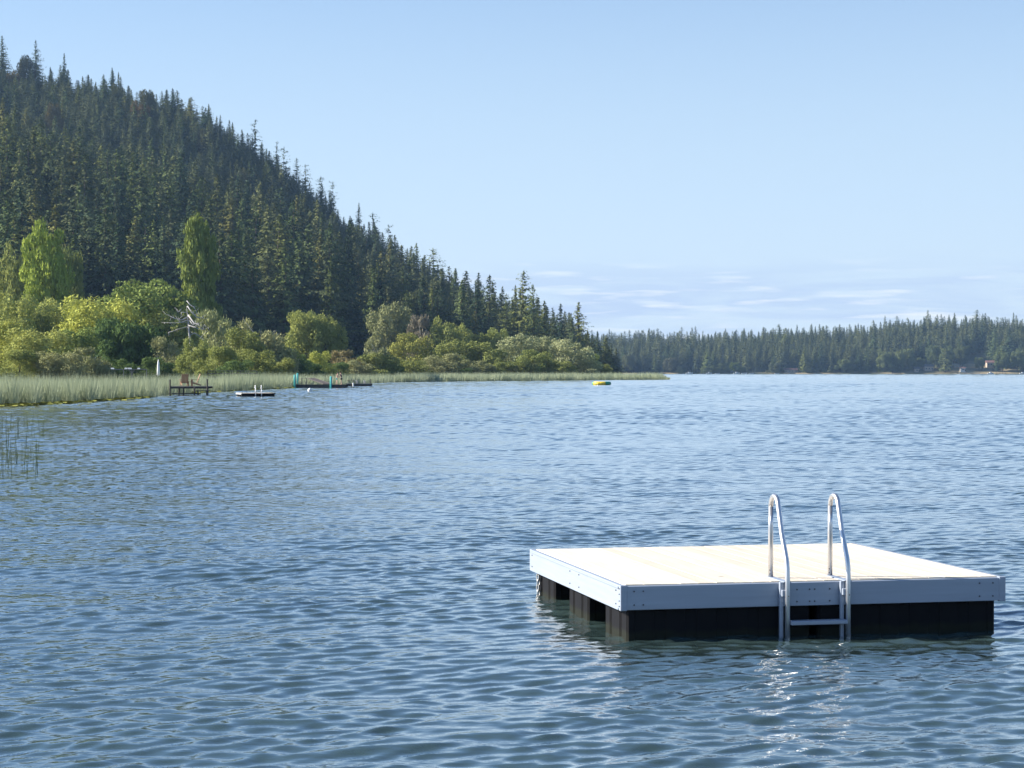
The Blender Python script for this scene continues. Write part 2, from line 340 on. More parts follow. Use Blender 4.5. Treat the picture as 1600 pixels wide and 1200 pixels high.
def hill_noise(x, y): return np.sin(x * .05) * np.sin(y * .043) * 1.5 + np.sin(x * .13 + 1) * np.sin(y * .11) * .6
hill = grid_mesh('hill', np.linspace(-900, 1080, 120), np.concatenate([np.linspace(60, 520, 70, endpoint=False), np.linspace(520, 1500, 80)]), land_h, M['forest_floor'])
tag(hill, 'steep forested hill rising behind the left shore', kind='structure')
RX, RT = [400, 900, 960, 1000, 1150, 1200, 1260, 1350, 1420, 1500, 1600, 2600], [528, 526, 525, 524, 524, 517, 514, 511, 500, 498, 499, 496]
RS = 2030.0
def ridge_h(px, D):
    top = (HOR - interp(px, RX, RT)) / F_PX * 2230 + CAM_H - 27
    t = np.clip((D - RS) / 190, 0, 1)
    h = np.where(D < RS, -1.0, .5 + (top - .5) * (t * .75 + .25 * t * t * (3 - 2 * t)))
    return np.where(D > 2250, top * np.clip(1 - (D - 2250) / 500, .2, 1), h)
def ridge_material():
    m, nt, p = new_mat('ridge_ground'); n = nt.nodes; l = nt.links
    geo = n.new('ShaderNodeNewGeometry'); nz = n.new('ShaderNodeTexNoise'); nz.inputs['Scale'].default_value = .02; nz.inputs['Detail'].default_value = 6; l.new(geo.outputs['Position'], nz.inputs['Vector'])
    r = n.new('ShaderNodeValToRGB'); r.color_ramp.elements[0].position = .4; r.color_ramp.elements[0].color = (.07, .075, .035, 1); r.color_ramp.elements[1].position = .58; r.color_ramp.elements[1].color = (.32, .25, .13, 1)
    l.new(nz.outputs[0], r.inputs[0]); l.new(r.outputs[0], p.inputs['Base Color']); p.inputs['Roughness'].default_value = .95
    return m
ridge = grid_mesh('far_ridge', np.linspace(400, 2600, 90), np.array([2015, 2028, 2032, 2045, 2060, 2080, 2100, 2130, 2160, 2200, 2250, 2400, 2700]), ridge_h, ridge_material())
tag(ridge, 'low wooded ridge along the far shore', kind='structure')

# ------------------------------------------------------------------ tree meshes
def leaf_mesh(name, V, N, mat):
    """quads wound to face along N"""
    V = np.asarray(V, float).reshape(-1, 4, 3)
    gn = np.cross(V[:, 2] - V[:, 0], V[:, 1] - V[:, 3]); fl = (gn * N).sum(1) < 0
    V[fl] = V[fl][:, ::-1]
    me = mesh_from_quads(name, V.reshape(-1, 3), mat)
    return me
def mesh_from_quads(name, V, mat, tri=False):
    n = 3 if tri else 4
    me = bpy.data.meshes.new(name); cnt = len(V) // n
    me.vertices.add(len(V)); me.vertices.foreach_set('co', np.asarray(V, np.float32).ravel())
    me.loops.add(len(V)); me.loops.foreach_set('vertex_index', np.arange(len(V), dtype=np.int32))
    me.polygons.add(cnt); me.polygons.foreach_set('loop_start', np.arange(0, len(V), n, dtype=np.int32))
    me.update(); me.validate(); me.materials.append(mat); return me
def unit(v): return v / np.maximum(1e-9, np.linalg.norm(v, axis=-1, keepdims=True))
def kites(C, A, W, L, S):
    """kite-shaped leaf clumps: centre C, long axis A, side axis W, length L, width S"""
    L = L[:, None]; S = S[:, None]
    return np.stack([C - A * L * .5, C + W * S * .5 - A * L * .05, C + A * L * .5, C - W * S * .5 - A * L * .05], 1).reshape(-1, 3)
def conifer_mesh(name, seed, H=30.0, Rb=4.2, n_t=44, ragged=.35, bare=.10, power=.8, lean=0.0, sparse=1.0):
    g = np.random.default_rng(seed); C = []; A = []; W = []; L = []; S = []; NN = []
    asym = g.uniform(0, 6.28)
    for i in range(n_t):
        t = bare + (1 - bare) * (i + g.uniform(-.3, .3)) / n_t
        t = min(.995, max(bare * .8, t)); z = t * H
        r = Rb * ((1 - t) ** power) * (1 + .18 * math.sin(i * 1.7 + seed)) + .18
        nb = max(5, int((7 + 11 * (1 - t)) * sparse))
        for b in range(nb):
            if g.random() < .10: continue
            a = g.uniform(0, 6.283); rr = r * g.uniform(1 - ragged, 1 + ragged * .6) * (1 + .15 * math.cos(a - asym))
            dirv = np.array([math.cos(a), math.sin(a), 0]); droop = -.28 + .55 * t + g.normal(0, .12)
            m = max(3, int(rr / .42) + 1)
            for j in range(m):
                f = (j + .6 + g.uniform(-.2, .2)) / m
                c = dirv * rr * f + np.array([lean * t * H, 0, z + rr * f * droop + g.normal(0, .10)]) + g.normal(0, .12, 3)
                nd = unit(dirv * .75 + np.array([0, 0, .55]) + g.normal(0, .30, 3)); NN.append(nd)
                ax = dirv * .8 + np.array([0, 0, droop - .35 - .3 * f]) + g.normal(0, .30, 3); ax = unit(ax - .6 * nd * (ax @ nd))
                sd = unit(np.cross(ax, nd))
                C.append(c); A.append(ax); W.append(sd); L.append(g.uniform(.6, 1.15) * (.7 + .55 * (1 - t))); S.append(g.uniform(.34, .66) * (.65 + .6 * (1 - t)))
    for z in np.linspace(.94, .995, 4):                           # leader
        NN.append(np.array([-.3, -.5, .8])); C.append(np.array([lean * z * H, 0, z * H])); A.append(unit(np.array([g.normal(0, .25), g.normal(0, .25), 1.0]))); W.append(unit(np.array([math.cos(z * 40), math.sin(z * 40), 0]))); L.append(1.1); S.append(.32)
    return leaf_mesh(name, kites(np.array(C), np.array(A), np.array(W), np.array(L), np.array(S)), unit(np.array(NN)), M['needles'])
def trunk_mesh(name, H, r0, mat, lean=0, n=7, limbs=0, seed=0, spread=.35, top=.95):
    g = random.Random(seed); b = MB()
    pts = [(lean * t * H + .01 * H * math.sin(t * 7 + seed) * t, .01 * H * math.cos(t * 5 + seed) * t, t * H - .6 * (t == 0)) for t in (0, .15, .35, .55, .75, top)]
    b.tube(pts, [r0, r0 * .85, r0 * .66, r0 * .46, r0 * .27, r0 * .06], n)
    for i in range(limbs):
        t = g.uniform(.22, .7); a = g.uniform(0, 6.28); ln = spread * H * g.uniform(.6, 1.1)
        p = Vector((lean * t * H, 0, t * H)); e = p + Vector((math.cos(a) * ln, math.sin(a) * ln, ln * g.uniform(.5, 1.1)))
        m_ = p.lerp(e, .5) + Vector((g.uniform(-.1, .1), g.uniform(-.1, .1), g.uniform(-.1, .05))) * ln
        b.tube([p, m_, e], [r0 * .4, r0 * .26, r0 * .06], 5)
    return b.mesh(name, mat, smooth=True)
CON = []
for i, (Rb, rag, bare, pw, nt_, lean, sp) in enumerate([(7.0, .34, .04, .90, 46, 0, 1), (5.8, .38, .06, .85, 46, .006, 1), (8.2, .44, .05, .98, 44, 0, 1), (7.0, .50, .08, .76, 40, -.01, .9),
                                                        (5.2, .36, .05, .88, 46, 0, 1), (7.4, .55, .10, .62, 36, .012, .85), (6.8, .38, .04, 1.05, 46, 0, 1.05), (8.4, .42, .05, .84, 42, 0, 1.0)]):
    CON.append((conifer_mesh('conifer_crown_%d' % i, 11 + i, 30, Rb, nt_, rag, bare, pw, lean, sp), trunk_mesh('conifer_trunk_%d' % i, 30, .42, M['bark'], lean, seed=i)))
# ragged open-grown firs for the skyline
RAG = [(conifer_mesh('ragged_crown_%d' % i, 60 + i, 22, 4.2, 17, .75, .28, .35, .015 * (-1) ** i, .62), trunk_mesh('ragged_trunk_%d' % i, 22, .33, M['bark'], .015 * (-1) ** i, seed=9 + i)) for i in range(3)]

def leaf_cloud(name, seed, lobes, n, size, mat, up=.35, elong=1.3, droop=0.0, shell=.62):
    """leaf clumps through the outer volume of overlapping lobes; lobes: (x,y,z,rx,ry,rz)"""
    g = np.random.default_rng(seed); lob = np.array(lobes, float)
    w = (lob[:, 3] * lob[:, 4] + lob[:, 3] * lob[:, 5] + lob[:, 4] * lob[:, 5]); w /= w.sum()
    k = g.choice(len(lob), n, p=w); dirs = unit(g.normal(0, 1, (n, 3)))
    rad = shell + (1.04 - shell) * g.random(n) ** .6; rad += g.normal(0, .05, n)
    bump = 1 + .10 * np.sin(dirs[:, 0] * 9 + k) * np.sin(dirs[:, 1] * 8 + 2 * k) + .08 * np.sin(dirs[:, 2] * 12 + k * 3)
    C = lob[k, :3] + dirs * lob[k, 3:] * (rad * bump)[:, None]
    keep = C[:, 2] > .005
    inside = np.zeros(n, bool)
    for j in range(len(lob)):                                     # drop leaves buried deep inside another lobe
        q = (((C - lob[j, :3]) / lob[j, 3:]) ** 2).sum(1); inside |= (q < .30) & (k != j)
    keep &= ~inside; C = C[keep]; dirs = dirs[keep]; m = len(C)
    A = unit(dirs * .5 + g.normal(0, .7, (m, 3)) + np.array([0, 0, up - droop * 3]))
    nd = unit(dirs + np.array([0, 0, .25]) + g.normal(0, .38, (m, 3)))
    W = unit(np.cross(A, nd))
    s = size * g.uniform(.6, 1.4, m)
    return leaf_mesh(name, kites(C, A, W, s * elong, s * .8), nd, mat)
def lobes_round(seed, n=24, base=.12, flat=1.0):
    g = random.Random(seed); L = [(0, 0, .55, .28, .28, .32)]
    for i in range(n):
        a = i * 2.4 + g.uniform(-.4, .4); z = base + .12 + (.72 - base) * ((i + .5) / n) + g.uniform(-.06, .06); f = math.sqrt(max(.1, 1 - ((z - .45) / .62) ** 2))
        r = .36 * f * g.uniform(.6, 1.12); s = g.uniform(.09, .16)
        L.append((math.cos(a) * r, math.sin(a) * r, z, s, s, s * g.uniform(.8, 1.1) * flat))
    return L
def lobes_bush(seed, n=26):
    g = random.Random(seed); L = [(0, 0, .36, .32, .32, .38)]
    for i in range(n):
        a = i * 2.4 + g.uniform(-.5, .5); z = g.uniform(.06, .86); r = .41 * math.sqrt(max(.05, 1 - (z / 1.0) ** 2)) * g.uniform(.7, 1.1); s = g.uniform(.075, .15)
        L.append((math.cos(a) * r, math.sin(a) * r, z, s, s, s * 1.15))
    return L
def lobes_column(seed, n=44):
    g = random.Random(seed); L = []
    for i in range(n):
        z = .10 + .82 * i / (n - 1); f = max(.16, 1 - abs((z - .42) / .60) ** 3.2) ** .6; a = i * 2.4
        q = g.uniform(.14, .34) * f; r = g.uniform(.09, .19) * (.4 + .6 * f); L.append((math.cos(a) * q, math.sin(a) * q, z, r, r, g.uniform(.045, .09)))
    return L
BL = {'round': [(leaf_cloud('broadleaf_crown_%d' % i, 100 + i, lobes_round(i), 12000, .027, M['leaves']), trunk_mesh('broadleaf_trunk_%d' % i, .72, .022, M['bark'], limbs=5, seed=i, spread=.3)) for i in range(4)],
      'bush': [(leaf_cloud('bush_crown_%d' % i, 200 + i, lobes_bush(i), 13000, .026, M['leaves']), trunk_mesh('bush_trunk_%d' % i, .6, .020, M['bark'], limbs=6, seed=20 + i, spread=.4)) for i in range(5)],
      'fluffy': [(leaf_cloud('willow_crown_%d' % i, 300 + i, lobes_bush(30 + i, 30), 16000, .019, M['leaves'], up=.1, elong=2.0, droop=.1, shell=.5), trunk_mesh('willow_trunk_%d' % i, .6, .022, M['bark'], limbs=6, seed=40 + i, spread=.35)) for i in range(3)],
      'weeping': [(leaf_cloud('weeping_crown_%d' % i, 330 + i, lobes_bush(50 + i, 28), 15000, .020, M['leaves'], up=-.6, elong=3.2, droop=.35, shell=.5), trunk_mesh('weeping_trunk_%d' % i, .6, .022, M['bark'], limbs=6, seed=45 + i, spread=.35)) for i in range(2)],
      'twiggy': [(leaf_cloud('sparse_crown_%d' % i, 400 + i, lobes_bush(70 + i, 18), 7000, .022, M['leaves'], up=1.0, elong=2.8, shell=.35), trunk_mesh('sparse_trunk_%d' % i, .8, .018, M['grey_bark'], limbs=14, seed=60 + i, spread=.42)) for i in range(3)],
      'column': [(leaf_cloud('poplar_crown_%d' % i, 500 + i, lobes_column(i), 13000, .028, M['leaves'], up=.7, elong=1.4, shell=.55), trunk_mesh('poplar_trunk_%d' % i, .95, .012, M['grey_bark'], limbs=4, seed=80 + i, spread=.12)) for i in range(2)]}

# ------------------------------------------------------------------ conifers on the hill and the far ridge
def scatter_hill():
    T = []
    D = 470.0
    while D < 1180:
        step = 11.0 - 3.0 * (D > 880)
        x0, x1 = X_at(-240 if D > 820 else -110, D), X_at(985, D); x = x0 + rng.uniform(0, step)
        while x < x1:
            xx = x + rng.uniform(-.42, .42) * step; dd = D + rng.uniform(-.45, .45) * step
            px = 800 + xx / dd * F_PX
            if foot_D(px) - 25 < dd < crest_D(px) + 22 and px < 968:
                df, dc = foot_D(px), crest_D(px); tt = (dd - df) / (dc - df)
                if tt < .60: H = random.gauss(36, 5) if random.random() < .8 else random.uniform(14, 24)
                else: H = random.gauss(20.5, 2.4)
                if px > 560: H = random.gauss(28, 4.2)
                H *= float(interp(px, [820, 860, 890, 920, 945, 960, 968], [1, .93, .86, .76, .60, .42, .3]))
                if tt > .90: H *= random.uniform(.80, 1.06)
                T.append([xx, dd, float(land_h(np.array(px), np.array(dd))) - .2, max(5, min(42, H)), random.randrange(8), random.uniform(0, 6.28), random.uniform(.85, 1.35) * (1.2 if tt > .6 else 1.08), tt, 0])
            x += step
        D += step * .95
    for _ in range(420):                                        # young growth filling the crest
        px = random.uniform(-60, 930); dd = float(crest_D(px)) + random.uniform(-45, 14)
        T.append([X_at(px, dd), dd, float(land_h(np.array(px), np.array(dd))) - .2, random.uniform(9, 16), random.randrange(8), random.uniform(0, 6.28), random.uniform(1.1, 1.7), .95, 0])
    return T
HOUSE_CLEAR = [(1452, 9, 2050), (1433, 6, 2044), (1493, 12, 2078), (1549, 9, 2070), (1505, 6, 2042), (1236, 12, 2042), (1145, 5, 2048)]
def scatter_ridge():
    T = []
    D = 2042.0
    while D < 2262:
        step = 8.5; x = X_at(860, D)
        while x < X_at(1720, D):
            xx = x + rng.uniform(-.45, .45) * step; dd = D + rng.uniform(-.45, .45) * step; px = 800 + xx / dd * F_PX
            clear = (1503 < px < 1552 and dd < 2140 and random.random() < .93) or (1425 < px < 1470 and dd < 2075) or (1222 < px < 1250 and dd < 2062) or (1570 < px < 1600 and dd < 2090 and random.random() < .7)
            clear = clear or any(abs(px - hp) < hw_ and dd < hd_ + 9 for hp, hw_, hd_ in HOUSE_CLEAR)
            if not clear and random.random() < .93:
                H = random.gauss(27, 4.2) * (1.0 if dd > 2080 else .85)
                T.append([xx, dd, float(ridge_h(np.array(px), np.array(dd))) - .2, max(10, min(38, H)), random.randrange(8), random.uniform(0, 6.28), random.uniform(.95, 1.6), .5, 1])
            x += step
        D += step
    return T
ALL = scatter_hill() + scatter_ridge()
def pick_visible(T, n):
    """the trees that show largest: near to far, how much of each rises over what stands before it"""
    top = np.zeros(1640)
    res = []
    for i in sorted(range(len(T)), key=lambda i: T[i][1]):
        x, d, z, H, v, r, w, tt, k = T[i]
        px = 800 + x / d * F_PX; hw = max(1.0, 5.5 * w * H / 30 / d * F_PX); yt = (z + H - CAM_H) / d * F_PX
        c = np.arange(int(px - hw) + 20, int(px + hw) + 21); c = c[(c >= 20) & (c < 1620)]
        if len(c) == 0: continue
        prof = yt - np.abs(c - 20 - px) / hw * (H * .8 / d * F_PX)
        vis = np.maximum(0, prof - np.maximum(top[c], 0)).sum(); top[c] = np.maximum(top[c], prof)
        res.append((vis, i))
    res.sort(reverse=True); return [i for v, i in res[:n]], {i: v for v, i in res}
picked, visarea = pick_visible(ALL, 286)
pset = set(picked)
def place_tree(name, meshes, loc, sx, sy, sz, rz, label, cat, group, tint=(1, 1, 1)):
    t = empty(name, loc, rz); t.scale = (sx, sy, sz); tag(t, label, cat, group)
    c = link('crown', meshes[0], t); c.color = tint + (1,); link('trunk', meshes[1], t)
    return t
con_tints = [(1, 1, 1), (1.25, 1.12, .8), (.7, .8, .75), (1.35, 1.3, 1.1), (.8, .95, 1.0), (1.2, 1.2, .8), (.85, 1, .85), (.55, .7, .8), (1.0, 1.1, .8)]
for i in picked:
    x, d, z, H, v, r, w, tt, k = ALL[i]; s = H / 30
    if k == 1: lb, gr = 'tall dark conifer rising above the wooded ridge across the lake', 'conifers on the far ridge'
    elif tt < .60 and 800 + x / d * F_PX <= 600:
        q = 800 + x / d * F_PX
        zone = 'above the left poplar' if q < 125 else 'between the two poplars' if q < 285 else 'behind the right poplar' if q < 350 else 'right of the right poplar' if q < 470 else 'above the turquoise posts'
        row = 'at the foot of the slope' if tt < .2 else 'on the lower slope' if tt < .42 else 'on the lit shoulder of the hill'
        lb, gr = 'tall olive-green conifer ' + row + ', ' + zone, 'conifers ' + row + ' ' + zone
    elif 800 + x / d * F_PX > 600: lb, gr = 'dark conifer on the low wooded point where the hill runs down to the lake', 'conifers on the low point'
    elif tt < .9: lb, gr = 'small dark conifer in the shaded upper slope of the hill', 'conifers on the upper slope'
    else: lb, gr = 'small conifer on the skyline along the crest of the hill', 'conifers on the crest'
    place_tree('conifer_tree', CON[v], (x, d, z), s * w, s * w, s, r, lb, 'tree', gr, random.choice(con_tints))
def forest(name, T, label):
    """the rest of the wood: one object, crowns set on points by geometry nodes"""
    me = bpy.data.meshes.new(name); me.from_pydata([t[:3] for t in T], [], [])
    for nm, ty, vals in (('tree_scale', 'FLOAT_VECTOR', [c for t in T for c in (t[3] / 30 * t[6], t[3] / 30 * t[6], t[3] / 30)]), ('tree_rot', 'FLOAT_VECTOR', [c for t in T for c in (0, 0, t[5])])):
        at_ = me.attributes.new(nm, ty, 'POINT'); at_.data.foreach_set('vector', vals)
    at_ = me.attributes.new('tree_kind', 'INT', 'POINT'); at_.data.foreach_set('value', [t[4] for t in T])
    o = link(name, me); tag(o, label, kind='stuff')
    ng = bpy.data.node_groups.new(name + '_nodes', 'GeometryNodeTree')
    ng.interface.new_socket('Geometry', in_out='INPUT', socket_type='NodeSocketGeometry'); ng.interface.new_socket('Geometry', in_out='OUTPUT', socket_type='NodeSocketGeometry')
    n = ng.nodes; l = ng.links; gi = n.new('NodeGroupInput'); go = n.new('NodeGroupOutput'); jn = n.new('GeometryNodeJoinGeometry')
    na = n.new('GeometryNodeInputNamedAttribute'); na.data_type = 'INT'; na.inputs['Name'].default_value = 'tree_kind'
    ns = n.new('GeometryNodeInputNamedAttribute'); ns.data_type = 'FLOAT_VECTOR'; ns.inputs['Name'].default_value = 'tree_scale'
    nr = n.new('GeometryNodeInputNamedAttribute'); nr.data_type = 'FLOAT_VECTOR'; nr.inputs['Name'].default_value = 'tree_rot'
    first = {}
    for ob in bpy.data.objects:
        if ob.type == 'MESH' and ob.data.name.startswith('conifer_crown_'): first.setdefault(ob.data.name, ob)
    for kx in range(8):
        src = first.get(CON[kx][0].name)
        if src is None: continue
        oi = n.new('GeometryNodeObjectInfo'); oi.transform_space = 'ORIGINAL'; oi.inputs['Object'].default_value = src; oi.inputs['As Instance'].default_value = True
        cmp_ = n.new('FunctionNodeCompare'); cmp_.data_type = 'INT'; cmp_.operation = 'EQUAL'; l.new(na.outputs['Attribute'], cmp_.inputs[2]); cmp_.inputs[3].default_value = kx
        ip = n.new('GeometryNodeInstanceOnPoints'); l.new(gi.outputs[0], ip.inputs['Points']); l.new(cmp_.outputs[0], ip.inputs['Selection']); l.new(oi.outputs['Geometry'], ip.inputs['Instance'])
        l.new(ns.outputs['Attribute'], ip.inputs['Scale']); e2r = n.new('FunctionNodeEulerToRotation'); l.new(nr.outputs['Attribute'], e2r.inputs[0]); l.new(e2r.outputs[0], ip.inputs['Rotation'])
        l.new(ip.outputs[0], jn.inputs[0])
    l.new(jn.outputs[0], go.inputs[0])
    md = o.modifiers.new('trees', 'NODES'); md.node_group = ng
    return o
forest('hillside_forest', [t for i, t in enumerate(ALL) if i not in pset and t[8] == 0], 'dense dark conifer forest covering the steep hill')
forest('far_shore_forest', [t for i, t in enumerate(ALL) if i not in pset and t[8] == 1], 'hazy conifer forest along the far shore')

# named single trees along the skyline: (px, top row, height, mesh, widen, label)
for k, (px, py, H, kind, w, lb) in enumerate([
        (4, 56, 34, 'con', 1.0, 'tall dark conifer at the left edge of the picture, highest tree on the skyline'),
        (57, 64, 28, 'con', .9, 'pointed conifer second from the left edge, standing above the hill crest'),
        (101, 83, 24, 'con', .8, 'slender conifer above the crest, third peak from the left edge'),
        (176, 106, 20, 'con', .9, 'pointed conifer on the crest, first clear spike right of the three leftmost peaks'),
        (399, 188, 17, 'rag', .8, 'thin ragged conifer standing alone halfway down the skyline, highest of the ragged ones'),
        (432, 222, 16, 'rag', .8, 'ragged open conifer just below the lone thin one on the skyline'),
        (444, 230, 14, 'rag', .9, 'flat-topped ragged conifer right beside another on the mid skyline'),
        (464, 246, 17, 'con', .8, 'small dense conifer between the ragged trees on the mid skyline'),
        (478, 258, 15, 'rag', 1.2, 'bent ragged conifer drooping to the right on the mid skyline'),
        (501, 275, 16, 'rag', .8, 'small ragged conifer on the skyline, left of the one standing apart'),
        (521, 284, 17, 'rag', .7, 'thin ragged conifer standing slightly apart on the skyline slope'),
        (561, 317, 24, 'con', .8, 'pointed conifer on the skyline just above where the lit lower slope meets the crest'),
        (584, 331, 24, 'rag', .8, 'tall ragged conifer on the skyline right of a pointed one'),
        (607, 352, 25, 'rag', .9, 'ragged conifer lowest of the ragged trees on the skyline')]):
    D = float(crest_D(px)) - 6; z = Z_at(py, D) - H
    z = min(z, float(land_h(np.array(px), np.array(D))))
    H = Z_at(py, D) - z
    ms = CON[(k * 3) % 8] if kind == 'con' else RAG[k % 3]; s = H / (30 if kind == 'con' else 22)
    place_tree('conifer_tree', ms, (X_at(px, D), D, z), s * w, s * w, s, k * 1.3, lb, 'tree', 'single conifers on the skyline', (.85, .95, 1.0))

